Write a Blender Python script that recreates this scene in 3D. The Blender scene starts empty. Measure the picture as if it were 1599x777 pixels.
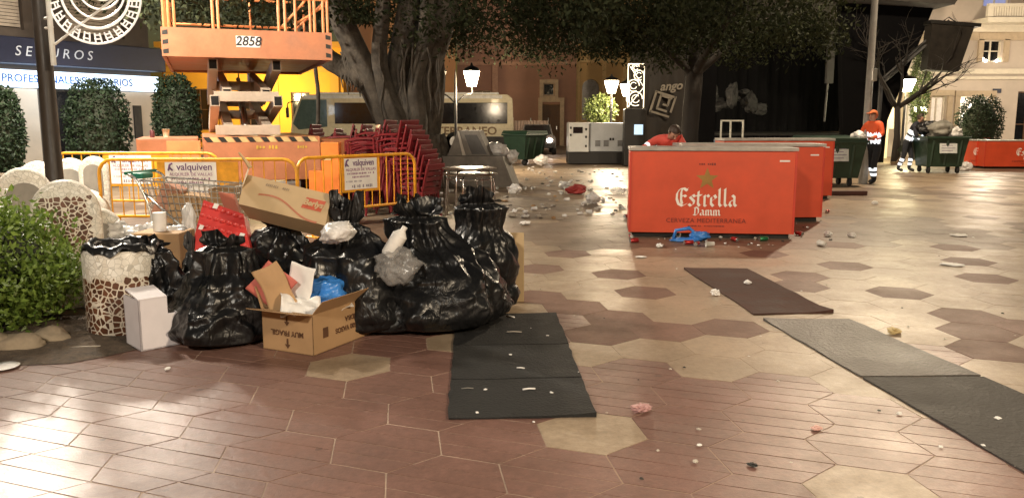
import bpy, bmesh, math, random
import numpy as np
from mathutils import Vector, Matrix, noise, Euler

# ------------------------------------------------------------------ camera, world, lights
scene = bpy.context.scene
C = scene.collection
R = math.radians
F, H = 1280.0, 1.55                       # focal length in photo pixels, eye height
PITCH = math.atan(200 / F)
cam_data = bpy.data.cameras.new("camera")
cam = bpy.data.objects.new("camera", cam_data)
C.objects.link(cam)
cam.location = (0, 0, H)
cam.rotation_euler = (R(90) - PITCH, 0, 0)
cam_data.sensor_width = 36
cam_data.lens = 36 * F / 1599
cam_data.clip_end = 1000
scene.camera = cam

world = bpy.data.worlds.new("World")
scene.world = world
world.use_nodes = True
wn = world.node_tree.nodes
sky = wn.new("ShaderNodeTexSky")
sky.sky_type = 'NISHITA'
sky.sun_disc = False
sky.sun_elevation = R(2)
sky.sun_rotation = R(200)
wn["Background"].inputs[1].default_value = 0.022
world.node_tree.links.new(sky.outputs[0], wn["Background"].inputs[0])

def point(name, loc, watts, col, rad=.15):
    l = bpy.data.lights.new(name, 'POINT')
    l.energy = watts; l.color = col; l.shadow_soft_size = rad
    o = bpy.data.objects.new(name, l); o.location = loc
    C.objects.link(o)
    return o

WARM = (1.0, .80, .56)
SODIUM = (1.0, .62, .28)
NEUTRAL = (1.0, .89, .74)
point("plaza_lamp_light", (-5.3, 9.3, 4.9), 1700, NEUTRAL, .3)       # on the dark post at the left
point("row_lamp_light", (-8.6, 15.2, 5.2), 1900, NEUTRAL, .2)        # next post of the same row
point("tall_pole_light", (9.2, 20.5, 9.0), 2600, WARM, .22)          # head of the tall grey pole
point("behind_lamp_light", (-3.0, -3.5, 5.5), 1250, NEUTRAL, .35)    # posts behind the camera
point("behind_lamp_light", (6.5, -2.0, 5.5), 1700, WARM, .35)
scene.view_settings.view_transform = 'Standard'
scene.view_settings.look = 'None'
scene.view_settings.gamma = 1
scene.view_settings.exposure = 1.05
scene.cycles.use_denoising = True
scene.cycles.max_bounces = 5
scene.cycles.diffuse_bounces = 2
scene.cycles.glossy_bounces = 3
scene.cycles.transparent_max_bounces = 8
scene.cycles.sample_clamp_indirect = 4
scene.cycles.caustics_reflective = False
scene.cycles.caustics_refractive = False

# ------------------------------------------------------------------ measuring the place from the photo
def ray(u, v):
    dx = (u - 799.5) / F; dz = -(v - 388.5) / F
    c, s = math.cos(PITCH), math.sin(PITCH)
    return Vector((dx, c + dz * s, -s + dz * c))
def G(u, v, z=0.0):
    d = ray(u, v); t = (z - H) / d.z
    return Vector((d.x * t, d.y * t, z))
def A(u, v, y):
    d = ray(u, v); t = y / d.y
    return Vector((d.x * t, y, H + d.z * t))

# ------------------------------------------------------------------ materials
MATS = {}
def nd(nt, kind, **kw):
    n = nt.nodes.new(kind)
    for k, v in kw.items(): setattr(n, k, v)
    return n
def M(name, col, rough=.6, metal=0.0, var=.18, vs=6.0, bump=0.0, bs=30.0, emit=0.0, ecol=None, spec=.5, rv=.12, trans=0.0, alpha=1.0, coat=0.0):
    if name in MATS: return MATS[name]
    m = bpy.data.materials.new(name); MATS[name] = m
    m.use_nodes = True
    nt = m.node_tree; b = nt.nodes["Principled BSDF"]; L = nt.links.new
    tc = nd(nt, "ShaderNodeTexCoord")
    nz = nd(nt, "ShaderNodeTexNoise"); nz.inputs["Scale"].default_value = vs; nz.inputs["Detail"].default_value = 6; nz.inputs["Roughness"].default_value = .65
    L(tc.outputs["Object"], nz.inputs["Vector"])
    mr = nd(nt, "ShaderNodeMapRange"); mr.inputs[1].default_value = .3; mr.inputs[2].default_value = .7
    L(nz.outputs["Fac"], mr.inputs[0])
    mx = nd(nt, "ShaderNodeMix", data_type='RGBA')
    mx.inputs[6].default_value = (*[c * (1 - var) for c in col], 1)
    mx.inputs[7].default_value = (*[min(1, c * (1 + var)) for c in col], 1)
    L(mr.outputs[0], mx.inputs[0]); L(mx.outputs[2], b.inputs["Base Color"])
    r2 = nd(nt, "ShaderNodeMapRange"); r2.inputs[3].default_value = max(.02, rough - rv); r2.inputs[4].default_value = min(1, rough + rv)
    L(mr.outputs[0], r2.inputs[0]); L(r2.outputs[0], b.inputs["Roughness"])
    b.inputs["Metallic"].default_value = metal
    b.inputs["Specular IOR Level"].default_value = spec
    b.inputs["Transmission Weight"].default_value = trans
    b.inputs["Alpha"].default_value = alpha
    b.inputs["Coat Weight"].default_value = coat
    if emit:
        b.inputs["Emission Color"].default_value = (*(ecol or col), 1); b.inputs["Emission Strength"].default_value = emit
    if bump:
        n2 = nd(nt, "ShaderNodeTexNoise"); n2.inputs["Scale"].default_value = bs; n2.inputs["Detail"].default_value = 4
        L(tc.outputs["Object"], n2.inputs["Vector"])
        bp = nd(nt, "ShaderNodeBump"); bp.inputs["Strength"].default_value = bump; bp.inputs["Distance"].default_value = .02
        L(n2.outputs["Fac"], bp.inputs["Height"]); L(bp.outputs[0], b.inputs["Normal"])
    return m

def rnd_mat(name, ca, cb, rough=.6, translucent=0.0, dirt=0.0, bump=0.0, spec=.5, rv=.1, gum=0.0):
    """colour picked per face (attribute rnd) between ca and cb, with dirt stains"""
    if name in MATS: return MATS[name]
    m = bpy.data.materials.new(name); MATS[name] = m
    m.use_nodes = True
    nt = m.node_tree; b = nt.nodes["Principled BSDF"]; L = nt.links.new
    at = nd(nt, "ShaderNodeAttribute", attribute_name="rnd")
    mx = nd(nt, "ShaderNodeMix", data_type='RGBA'); mx.inputs[6].default_value = (*ca, 1); mx.inputs[7].default_value = (*cb, 1)
    L(at.outputs["Fac"], mx.inputs[0])
    out = mx.outputs[2]
    b.inputs["Specular IOR Level"].default_value = spec
    b.inputs["Roughness"].default_value = rough
    if dirt:
        tc = nd(nt, "ShaderNodeTexCoord")
        nz = nd(nt, "ShaderNodeTexNoise"); nz.inputs["Scale"].default_value = 1.1; nz.inputs["Detail"].default_value = 9; nz.inputs["Roughness"].default_value = .7
        L(tc.outputs["Object"], nz.inputs["Vector"])
        mr = nd(nt, "ShaderNodeMapRange"); mr.inputs[1].default_value = .35; mr.inputs[2].default_value = .72
        L(nz.outputs["Fac"], mr.inputs[0])
        n3 = nd(nt, "ShaderNodeTexNoise"); n3.inputs["Scale"].default_value = 22; n3.inputs["Detail"].default_value = 5; n3.inputs["Roughness"].default_value = .8
        L(tc.outputs["Object"], n3.inputs["Vector"])
        m3 = nd(nt, "ShaderNodeMapRange"); m3.inputs[1].default_value = .35; m3.inputs[2].default_value = .7; m3.inputs[3].default_value = .78; m3.inputs[4].default_value = 1.15
        L(n3.outputs["Fac"], m3.inputs[0])
        vm = nd(nt, "ShaderNodeVectorMath", operation='SCALE'); L(out, vm.inputs[0]); L(m3.outputs[0], vm.inputs[3])
        d = nd(nt, "ShaderNodeMix", data_type='RGBA'); d.blend_type = 'MULTIPLY'
        d.inputs[7].default_value = (.5, .44, .38, 1)
        sc = nd(nt, "ShaderNodeMath", operation='MULTIPLY'); sc.inputs[1].default_value = dirt
        L(mr.outputs[0], sc.inputs[0]); L(sc.outputs[0], d.inputs[0]); L(vm.outputs[0], d.inputs[6])
        out = d.outputs[2]
        if gum:                                          # trodden gum and drips: small dark spots
            gv = nd(nt, "ShaderNodeTexVoronoi"); gv.inputs["Scale"].default_value = 5.5
            L(tc.outputs["Object"], gv.inputs["Vector"])
            sp = nd(nt, "ShaderNodeSeparateColor"); L(gv.outputs["Color"], sp.inputs[0])
            rr = nd(nt, "ShaderNodeMapRange"); rr.inputs[1].default_value = .45; rr.inputs[2].default_value = 1; rr.inputs[3].default_value = 0; rr.inputs[4].default_value = .13
            L(sp.outputs[0], rr.inputs[0])
            wob = nd(nt, "ShaderNodeMath", operation='MULTIPLY_ADD'); wob.inputs[1].default_value = .25; L(n3.outputs["Fac"], wob.inputs[0]); L(gv.outputs["Distance"], wob.inputs[2])
            sb = nd(nt, "ShaderNodeMath", operation='SUBTRACT'); sb.inputs[1].default_value = .12; L(wob.outputs[0], sb.inputs[0])
            lt = nd(nt, "ShaderNodeMath", operation='LESS_THAN'); L(sb.outputs[0], lt.inputs[0]); L(rr.outputs[0], lt.inputs[1])
            gf = nd(nt, "ShaderNodeMath", operation='MULTIPLY'); gf.inputs[1].default_value = gum; L(lt.outputs[0], gf.inputs[0])
            gm = nd(nt, "ShaderNodeMix", data_type='RGBA'); gm.blend_type = 'MULTIPLY'; gm.inputs[7].default_value = (.3, .27, .25, 1)
            L(gf.outputs[0], gm.inputs[0]); L(out, gm.inputs[6]); out = gm.outputs[2]
        r2 = nd(nt, "ShaderNodeMapRange"); r2.inputs[3].default_value = rough - rv; r2.inputs[4].default_value = rough + rv
        L(mr.outputs[0], r2.inputs[0]); L(r2.outputs[0], b.inputs["Roughness"])
        if bump:
            bp = nd(nt, "ShaderNodeBump"); bp.inputs["Strength"].default_value = bump; bp.inputs["Distance"].default_value = .01
            L(n3.outputs["Fac"], bp.inputs["Height"]); L(bp.outputs[0], b.inputs["Normal"])
    L(out, b.inputs["Base Color"])
    if translucent:
        tr = nd(nt, "ShaderNodeBsdfTranslucent"); L(out, tr.inputs[0])
        ms = nd(nt, "ShaderNodeMixShader"); ms.inputs[0].default_value = translucent
        L(b.outputs[0], ms.inputs[1]); L(tr.outputs[0], ms.inputs[2]); L(ms.outputs[0], nt.nodes["Material Output"].inputs[0])
    return m

def plastic_bag_mat(name, col, rough, trans=0.0, alpha=1.0, strength=.4):
    if name in MATS: return MATS[name]
    m = M(name, col, rough, var=.3, vs=3, rv=.1, trans=trans, alpha=alpha)
    nt = m.node_tree; b = nt.nodes["Principled BSDF"]; L = nt.links.new
    tc = nd(nt, "ShaderNodeTexCoord")
    wz = nd(nt, "ShaderNodeTexNoise"); wz.inputs["Scale"].default_value = 3; wz.inputs["Detail"].default_value = 3
    L(tc.outputs["Object"], wz.inputs["Vector"])
    ad = nd(nt, "ShaderNodeVectorMath", operation='MULTIPLY_ADD'); ad.inputs[1].default_value = (.35, .35, .35)
    L(wz.outputs["Color"], ad.inputs[0]); L(tc.outputs["Object"], ad.inputs[2])
    mp = nd(nt, "ShaderNodeMapping"); mp.inputs["Scale"].default_value = (1.25, 1.25, .42)
    L(ad.outputs[0], mp.inputs[0])
    hs = []
    for sc, w in ((3.0, 1.0), (7.5, .4), (17, .12)):               # creases along the borders of stretched facets
        vo = nd(nt, "ShaderNodeTexVoronoi", feature='DISTANCE_TO_EDGE'); vo.inputs["Scale"].default_value = sc; L(mp.outputs[0], vo.inputs["Vector"])
        ms = nd(nt, "ShaderNodeMapRange", interpolation_type='SMOOTHSTEP'); ms.inputs[2].default_value = .16; ms.inputs[4].default_value = w; L(vo.outputs["Distance"], ms.inputs[0]); hs.append(ms)
    s1 = nd(nt, "ShaderNodeMath", operation='ADD'); L(hs[0].outputs[0], s1.inputs[0]); L(hs[1].outputs[0], s1.inputs[1])
    sm = nd(nt, "ShaderNodeMath", operation='ADD'); L(s1.outputs[0], sm.inputs[0]); L(hs[2].outputs[0], sm.inputs[1])
    bp = nd(nt, "ShaderNodeBump"); bp.inputs["Strength"].default_value = strength; bp.inputs["Distance"].default_value = .012
    pz = nd(nt, "ShaderNodeTexNoise"); pz.inputs["Scale"].default_value = 3.2; L(tc.outputs["Object"], pz.inputs["Vector"])
    pm = nd(nt, "ShaderNodeMapRange"); pm.inputs[1].default_value = .38; pm.inputs[2].default_value = .62; pm.inputs[3].default_value = strength * .25; pm.inputs[4].default_value = strength
    L(pz.outputs["Fac"], pm.inputs[0]); L(pm.outputs[0], bp.inputs["Strength"])           # stretched film here, crumpled there
    L(sm.outputs[0], bp.inputs["Height"]); L(bp.outputs[0], b.inputs["Normal"])
    return m

def mosaic_mat(name, mask):
    """broken-tile mosaic: whole pieces turn brown where MASK(nodes, links, cell position socket) is over one half"""
    if name in MATS: return MATS[name]
    m = bpy.data.materials.new(name); MATS[name] = m
    m.use_nodes = True
    nt = m.node_tree; b = nt.nodes["Principled BSDF"]; L = nt.links.new
    tc = nd(nt, "ShaderNodeTexCoord")
    def cells(scale):
        v = nd(nt, "ShaderNodeTexVoronoi"); v.inputs["Scale"].default_value = scale
        e = nd(nt, "ShaderNodeTexVoronoi", feature='DISTANCE_TO_EDGE'); e.inputs["Scale"].default_value = scale
        L(tc.outputs["Object"], v.inputs["Vector"]); L(tc.outputs["Object"], e.inputs["Vector"])
        return v, e
    v, e = cells(23)
    fac = mask(nt, L, v.outputs["Position"])
    gt = nd(nt, "ShaderNodeMath", operation='GREATER_THAN'); gt.inputs[1].default_value = .5; L(fac, gt.inputs[0])
    hs = nd(nt, "ShaderNodeHueSaturation"); hs.inputs["Color"].default_value = (.105, .042, .022, 1)
    sp = nd(nt, "ShaderNodeSeparateColor"); L(v.outputs["Color"], sp.inputs[0])
    vr = nd(nt, "ShaderNodeMapRange"); vr.inputs[3].default_value = .6; vr.inputs[4].default_value = 1.5; L(sp.outputs[0], vr.inputs[0]); L(vr.outputs[0], hs.inputs["Value"])
    v2, e2 = cells(26)
    s2 = nd(nt, "ShaderNodeSeparateColor"); L(v2.outputs["Color"], s2.inputs[0])
    w = nd(nt, "ShaderNodeMix", data_type='RGBA'); w.inputs[6].default_value = (.62, .58, .5, 1); w.inputs[7].default_value = (.8, .78, .72, 1); L(s2.outputs[0], w.inputs[0])
    g2 = nd(nt, "ShaderNodeMath", operation='GREATER_THAN'); g2.inputs[1].default_value = .035; L(e2.outputs["Distance"], g2.inputs[0])
    wg = nd(nt, "ShaderNodeMix", data_type='RGBA'); wg.inputs[6].default_value = (.42, .4, .35, 1); L(g2.outputs[0], wg.inputs[0]); L(w.outputs[2], wg.inputs[7])
    g1 = nd(nt, "ShaderNodeMath", operation='GREATER_THAN'); g1.inputs[1].default_value = .085; L(e.outputs["Distance"], g1.inputs[0])
    pr = nd(nt, "ShaderNodeMath", operation='MULTIPLY'); L(g1.outputs[0], pr.inputs[0]); L(gt.outputs[0], pr.inputs[1])
    gm = nd(nt, "ShaderNodeMix", data_type='RGBA'); gm.inputs[7].default_value = (.66, .6, .5, 1); L(gt.outputs[0], gm.inputs[0]); L(wg.outputs[2], gm.inputs[6])
    fm = nd(nt, "ShaderNodeMix", data_type='RGBA'); L(pr.outputs[0], fm.inputs[0]); L(gm.outputs[2], fm.inputs[6]); L(hs.outputs[0], fm.inputs[7])
    # grime over it
    nz = nd(nt, "ShaderNodeTexNoise"); nz.inputs["Scale"].default_value = 5; nz.inputs["Detail"].default_value = 6; L(tc.outputs["Object"], nz.inputs["Vector"])
    mr = nd(nt, "ShaderNodeMapRange"); mr.inputs[1].default_value = .45; mr.inputs[2].default_value = .75; mr.inputs[4].default_value = .6; L(nz.outputs["Fac"], mr.inputs[0])
    dm = nd(nt, "ShaderNodeMix", data_type='RGBA'); dm.blend_type = 'MULTIPLY'; dm.inputs[7].default_value = (.6, .52, .42, 1)
    L(mr.outputs[0], dm.inputs[0]); L(fm.outputs[2], dm.inputs[6]); L(dm.outputs[2], b.inputs["Base Color"])
    b.inputs["Roughness"].default_value = .35
    bp = nd(nt, "ShaderNodeBump"); bp.inputs["Strength"].default_value = .5; bp.inputs["Distance"].default_value = .01
    L(pr.outputs[0], bp.inputs["Height"]); L(bp.outputs[0], b.inputs["Normal"])
    return m

# ------------------------------------------------------------------ mesh building
class MB:
    def __init__(s): s.v = []; s.f = []; s.m = []; s.r = []
    def add(s, vs, fs, m=0, r=None, T=None):
        o = len(s.v)
        s.v += [tuple(T @ Vector(p)) if T else tuple(p) for p in vs]
        s.f += [tuple(i + o for i in f) for f in fs]
        s.m += [m] * len(fs)
        s.r += [random.random() if r is None else r] * len(fs)
        return s
    def box(s, c, d, m=0, T=None, rz=0, taper=1.0, bev=0.0):
        x, y, z = d[0] / 2, d[1] / 2, d[2] / 2
        Tm = Matrix.Translation(c) @ Matrix.Rotation(rz, 4, 'Z')
        if T: Tm = T @ Tm
        if bev:
            bm = bmesh.new()
            bmesh.ops.create_cube(bm, size=1)
            for v in bm.verts:
                k = taper if v.co.z > 0 else 1
                v.co = (v.co.x * d[0] * k, v.co.y * d[1] * k, v.co.z * d[2])
            bmesh.ops.bevel(bm, geom=bm.edges[:], offset=bev, segments=2, affect='EDGES', profile=.6)
            bm.verts.index_update()
            s.add([v.co[:] for v in bm.verts], [[v.index for v in f.verts] for f in bm.faces], m, None, Tm)
            bm.free(); return s
        t = taper
        vs = [(-x, -y, -z), (x, -y, -z), (x, y, -z), (-x, y, -z), (-x * t, -y * t, z), (x * t, -y * t, z), (x * t, y * t, z), (-x * t, y * t, z)]
        return s.add(vs, [(3, 2, 1, 0), (4, 5, 6, 7), (0, 1, 5, 4), (1, 2, 6, 5), (2, 3, 7, 6), (3, 0, 4, 7)], m, None, Tm)
    def tube(s, pts, r, n=8, m=0, cap=True, nz=0.0, nf=1.5):
        pts = [Vector(p) for p in pts]
        rs = r if isinstance(r, (list, tuple)) else [r] * len(pts)
        vs = []; up = None
        for i, p in enumerate(pts):
            t = (pts[min(i + 1, len(pts) - 1)] - pts[max(i - 1, 0)]).normalized()
            if up is None:
                up = t.orthogonal().normalized()
            up = (up - t * up.dot(t)).normalized(); sd = t.cross(up)
            for k in range(n):
                a = 2 * math.pi * k / n
                dr = up * math.cos(a) + sd * math.sin(a)
                rr = rs[i]
                if nz:
                    q = p * .35 + dr * nf
                    rr *= 1 + nz * noise.noise(q) + nz * .5 * noise.noise(q * 2.7)
                vs.append(p + dr * rr)
        fs = []
        for i in range(len(pts) - 1):
            for k in range(n):
                k2 = (k + 1) % n
                fs.append((i * n + k, i * n + k2, (i + 1) * n + k2, (i + 1) * n + k))
        if cap:
            fs.append(tuple(range(n - 1, -1, -1))); b = (len(pts) - 1) * n; fs.append(tuple(range(b, b + n)))
        return s.add(vs, fs, m)
    def lathe(s, prof, n=24, m=0, T=None, cap=True):
        vs = []
        for (r, z) in prof:
            for k in range(n):
                a = 2 * math.pi * k / n; vs.append((r * math.cos(a), r * math.sin(a), z))
        fs = []
        for i in range(len(prof) - 1):
            for k in range(n):
                k2 = (k + 1) % n
                fs.append((i * n + k, i * n + k2, (i + 1) * n + k2, (i + 1) * n + k))
        if cap:
            fs.append(tuple(range(n - 1, -1, -1))); b = (len(prof) - 1) * n; fs.append(tuple(range(b, b + n)))
        return s.add(vs, fs, m, None, T)
    def prism(s, poly, a, b, axis='y', m=0, T=None):
        """outline POLY (2D) swept from a to b along axis"""
        def P(p, w): return {'y': (p[0], w, p[1]), 'x': (w, p[0], p[1]), 'z': (p[0], p[1], w)}[axis]
        n = len(poly)
        vs = [P(p, a) for p in poly] + [P(p, b) for p in poly]
        fs = [tuple(range(n)), tuple(range(2 * n - 1, n - 1, -1))] + [(i, i + n, (i + 1) % n + n, (i + 1) % n) for i in range(n)]
        return s.add(vs, fs, m, None, T)
    def blob(s, c, r, m=0, seed=0, amp=.2, fr=1.5, sub=3, flat=None):
        bm = bmesh.new(); bmesh.ops.create_icosphere(bm, subdivisions=sub, radius=1)
        o = Vector((seed * 3.7, seed * 1.3, seed * 2.1))
        vs = []
        for v in bm.verts:
            k = 1 + amp * (noise.noise(v.co * fr + o) + .6 * noise.noise(v.co * fr * 2.3 + o) + .4 * (abs(noise.noise(v.co * fr * 4 + o))))
            p = Vector((v.co.x * r[0] * k, v.co.y * r[1] * k, v.co.z * r[2] * k)) + Vector(c)
            if flat is not None and p.z < flat: p.z = flat
            vs.append(p)
        bm.verts.index_update()
        s.add(vs, [[v.index for v in f.verts] for f in bm.faces], m); bm.free(); return s
    def text(s, body, T, size=.1, m=0, bold=0.0, sx=1.0, shear=0.0, depth=.002, align='CENTER', space=1.0):
        cu = bpy.data.curves.new("t", 'FONT'); cu.body = body; cu.size = size; cu.align_x = align; cu.align_y = 'CENTER'
        cu.offset = bold; cu.shear = shear; cu.extrude = depth; cu.resolution_u = 3; cu.space_character = space
        o = bpy.data.objects.new("t", cu); C.objects.link(o)
        dg = bpy.context.evaluated_depsgraph_get()
        me = bpy.data.meshes.new_from_object(o.evaluated_get(dg))
        s.add([(v.co.x * sx, v.co.y, v.co.z) for v in me.vertices], [tuple(p.vertices) for p in me.polygons], m, None, T)
        bpy.data.objects.remove(o); bpy.data.curves.remove(cu); bpy.data.meshes.remove(me); return s
    def smudge(s, T, w, h, n):
        """a line of print too small to read: a row of uneven dabs"""
        rg = random.Random(n * 7 + int(w * 1000)); x = -w / 2
        for k in range(n):
            d = w / n * rg.uniform(.5, .85); hh = h * rg.uniform(.55, 1)
            if rg.random() > .12: s.add([(x, -hh / 2, 0), (x + d, -hh / 2, 0), (x + d * .9, hh / 2, 0), (x + d * .1, hh / 2, 0)], [(0, 1, 2, 3)], 0, None, T)
            x += w / n
        return s
    def build(s, name, mats, parent=None, smooth=False, loc=None, rot=None):
        me = bpy.data.meshes.new(name)
        me.from_pydata(s.v, [], s.f)
        for mt in (mats if isinstance(mats, (list, tuple)) else [mats]): me.materials.append(mt)
        me.polygons.foreach_set("material_index", s.m)
        if smooth: me.polygons.foreach_set("use_smooth", [True] * len(s.f))
        a = me.attributes.new("rnd", 'FLOAT', 'FACE'); a.data.foreach_set("value", s.r)
        me.validate()
        if smooth == 'auto':
            me.set_sharp_from_angle(angle=R(40))
        me.update()
        o = bpy.data.objects.new(name, me); C.objects.link(o)
        if parent is not None: o.parent = parent
        if loc is not None: o.location = loc
        if rot is not None: o.rotation_euler = rot
        return o

def tag(o, label=None, cat=None, group=None, kind=None):
    for k, v in (('label', label), ('category', cat), ('group', group), ('kind', kind)):
        if v: o[k] = v
    return o
def thing(name, label, cat, loc=(0, 0, 0), rz=0.0, group=None):
    o = bpy.data.objects.new(name, None); C.objects.link(o); o.empty_display_size = .1
    o.location = loc; o.rotation_euler = (0, 0, rz)
    return tag(o, label, cat, group)
def dup(root, loc, rot=None, label=None):
    r = root.copy(); C.objects.link(r); r.location = loc
    if rot is not None: r.rotation_euler = rot
    if label: r['label'] = label
    for ch in root.children:
        c = ch.copy(); C.objects.link(c); c.parent = r
        for g in ch.children:
            d = g.copy(); C.objects.link(d); d.parent = c
    return r
def face_text(x, y, z, up=False):
    """text plane standing up, facing -y"""
    return Matrix.Translation((x, y, z)) @ Matrix.Rotation(R(90), 4, 'X')

def leaves(name, pts, size, mat, parent=None, droop=.4, aspect=.45, seed=1):
    """one leaf-sized bent quad pair per point"""
    rg = np.random.default_rng(seed)
    n = len(pts); P = np.asarray(pts, float)
    d = rg.normal(size=(n, 3)); d[:, 2] -= droop; d /= np.linalg.norm(d, axis=1)[:, None]
    s = np.cross(d, rg.normal(size=(n, 3))); s /= np.linalg.norm(s, axis=1)[:, None]
    nn = np.cross(d, s)
    L = size * rg.uniform(.6, 1.35, n)[:, None]; W = L * aspect
    v = np.empty((n, 6, 3))
    v[:, 0] = P; v[:, 1] = P + d * L * .45 + s * W * .5 + nn * W * .12; v[:, 2] = P + d * L * .45; v[:, 3] = P + d * L * .45 - s * W * .5 + nn * W * .12
    v[:, 4] = P + d * L + nn * L * -.1
    v = v[:, :5]
    idx = np.arange(n)[:, None] * 5
    f = np.concatenate([idx + np.array([0, 1, 4, 2]), idx + np.array([0, 2, 4, 3])], 0)
    me = bpy.data.meshes.new(name)
    me.vertices.add(n * 5); me.vertices.foreach_set("co", v.reshape(-1))
    me.loops.add(f.size); me.loops.foreach_set("vertex_index", f.reshape(-1).astype(np.int32))
    me.polygons.add(len(f)); me.polygons.foreach_set("loop_start", np.arange(0, f.size, 4, dtype=np.int32))
    me.update(calc_edges=True)
    rv = rg.random(n)
    a = me.attributes.new("rnd", 'FLOAT', 'FACE'); a.data.foreach_set("value", np.concatenate([rv, rv]))
    me.materials.append(mat)
    o = bpy.data.objects.new(name, me); C.objects.link(o)
    if parent is not None: o.parent = parent
    return o
random.seed(7)
# ------------------------------------------------------------------ shared materials
steel = M("galvanised_steel", (.45, .45, .44), .35, .9, bump=.05)
chrome = M("chrome", (.6, .6, .6), .18, 1)
black_metal = M("black_metal", (.015, .014, .013), .45, .3)
black_cloth = M("black_cloth", (.003, .003, .0035), .95, vs=2, bump=.4, bs=5, spec=.1)
dark_rubber = M("dark_rubber", (.017, .017, .0165), .75, spec=.25, vs=5, var=.35, bump=.5, bs=60)
glass_dark = M("dark_glass", (.008, .009, .011), .12, 0, spec=.3, rv=.03)
white_paint = M("white_paint", (.72, .72, .69), .5)
white_paper = M("white_paper", (.78, .76, .73), .75, var=.08)
yellow_paint = M("yellow_paint", (.72, .33, .02), .42, var=.22, vs=9)
orange_paint = M("orange_paint", (.45, .17, .08), .42, var=.2, vs=3)
orange_pale = M("worn_orange_paint", (.68, .27, .1), .5, var=.2, vs=4)
green_plastic = M("green_plastic", (.014, .034, .02), .42, var=.25)
cardboard = M("cardboard", (.42, .26, .13), .8, var=.12, vs=3)
cardboard_pale = M("pale_cardboard", (.5, .36, .2), .8, var=.1, vs=3)
grey_stone = M("grey_stone", (.2, .18, .155), .75, var=.3, vs=4, bump=.3)
brown_ink = M("brown_ink", (.1, .045, .02), .8)
black_ink = M("black_ink", (.02, .02, .025), .7)
grey_ink = M("grey_ink", (.25, .22, .28), .8)
lamp_glow = M("lamp_glow", (1, .85, .6), .4, emit=26, ecol=(1, .76, .45))
lamp_glow_green = M("lamp_glow_greenish", (1, .95, .6), .4, emit=16, ecol=(1, .9, .5))

# ------------------------------------------------------------------ ground and paving
g = MB(); S = 260
g.add([(-S, -S, -.0022), (S, -S, -.0022), (S, S, -.0022), (-S, S, -.0022)], [(0, 1, 2, 3)])
tag(g.build("ground", M("joint_mortar", (.33, .24, .18), .8, var=.3, vs=2.5)), kind='structure')

red_tile = rnd_mat("red_paving", (.205, .11, .088), (.24, .134, .108), .40, gum=.55, dirt=1.0, bump=.3, rv=.12, spec=.45)
cream_tile = rnd_mat("cream_paving", (.34, .26, .18), (.4, .31, .22), .43, gum=.6, dirt=1.0, bump=.3, rv=.12, spec=.42)
red_slab = rnd_mat("plain_red_slab", (.165, .09, .064), (.2, .11, .08), .58, gum=.4, dirt=.8, bump=.3, rv=.1, spec=.25)
brown_tile = rnd_mat("brown_paving", (.18, .125, .085), (.23, .165, .115), .5, gum=.5, dirt=1.0, bump=.2, rv=.1, spec=.45)
P0 = Vector((-.365, 3.973)); HX = Vector((.501, .097)); DX = Vector((.3126, -.4017))
UPV = (HX * .5 - DX) / 1.5 * 1.0            # one hexagon edge, pointing away
def hexc(i, j): return P0 + HX * i + DX * j + HX * .30 + DX * .36
VERT = [UPV * 1.0, UPV * .5 + HX * .5, -UPV * .5 + HX * .5, -UPV * 1.0, -UPV * .5 - HX * .5, UPV * .5 - HX * .5]
def near_cell(u, v):
    p = G(u, v).xy - hexc(0, 0)
    det = HX.x * DX.y - HX.y * DX.x
    a = (p.x * DX.y - p.y * DX.x) / det; b = (HX.x * p.y - HX.y * p.x) / det
    best = min(((i, j) for i in range(math.floor(a) - 1, math.floor(a) + 3) for j in range(math.floor(b) - 1, math.floor(b) + 3)),
               key=lambda q: (hexc(*q) - G(u, v).xy).length)
    return best
RED_AT = {near_cell(*q) for q in [(873, 391), (862, 420), (980, 427), (1027, 450), (1416, 465), (1562, 440), (1528, 413), (1340, 387), (1330, 411), (1550, 498), (1590, 500),
          (1145, 518), (1075, 522), (1010, 524), (960, 522), (905, 520), (900, 545), (850, 466), (890, 483), (930, 490), (915, 600), (950, 575), (1010, 590), (1040, 600),
          (1500, 530), (1560, 530), (1455, 545), (1597, 545), (1230, 430), (1270, 455), (1480, 385), (1180, 395)]}
CREAM_AT = {near_cell(*q) for q in [(547, 577), (920, 677), (1365, 762), (690, 540), (960, 562)]}
EDGE = [(-20, 4.6), (-3, 5.9), (.42, 6.3), (.5, 5.3), (.9, 5.15), (1.1, 4.75), (1.55, 4.85), (2.0, 4.4), (2.3, 4.0), (3.2, 4.1), (9, 4.2)]
def edge_y(x):
    for (x0, y0), (x1, y1) in zip(EDGE, EDGE[1:]):
        if x0 <= x <= x1: return y0 + (y1 - y0) * (x - x0) / (x1 - x0)
    return 4
pav = MB()
def slab(poly, m, z, rv_=None):
    tx, ty = random.gauss(0, .0018), random.gauss(0, .0018)
    cx = sum(p.x for p in poly) / len(poly); cy = sum(p.y for p in poly) / len(poly)
    top = [(p.x, p.y, z + (p.x - cx) * tx + (p.y - cy) * ty) for p in poly]
    low = [(p.x, p.y, -.02) for p in poly]
    n = len(poly)
    pav.add(top + low, [tuple(range(n))] + [(i, i + n, (i + 1) % n + n, (i + 1) % n) for i in range(n)], m, random.random() if rv_ is None else rv_)
def clip(poly, n, a, b):
    """the part of a convex POLY with a <= p.n <= b"""
    for s, lim in ((1, a), (-1, -b)):
        out = []
        for p, q in zip(poly, poly[1:] + poly[:1]):
            dp, dq = s * p.dot(n) - lim, s * q.dot(n) - lim
            if dp >= 0: out.append(p)
            if (dp >= 0) != (dq >= 0): out.append(p + (q - p) * (dp / (dp - dq)))
        poly = out
        if not poly: break
    return poly
gdir = (VERT[1] - VERT[0]).normalized(); gn = Vector((-gdir.y, gdir.x))
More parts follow.
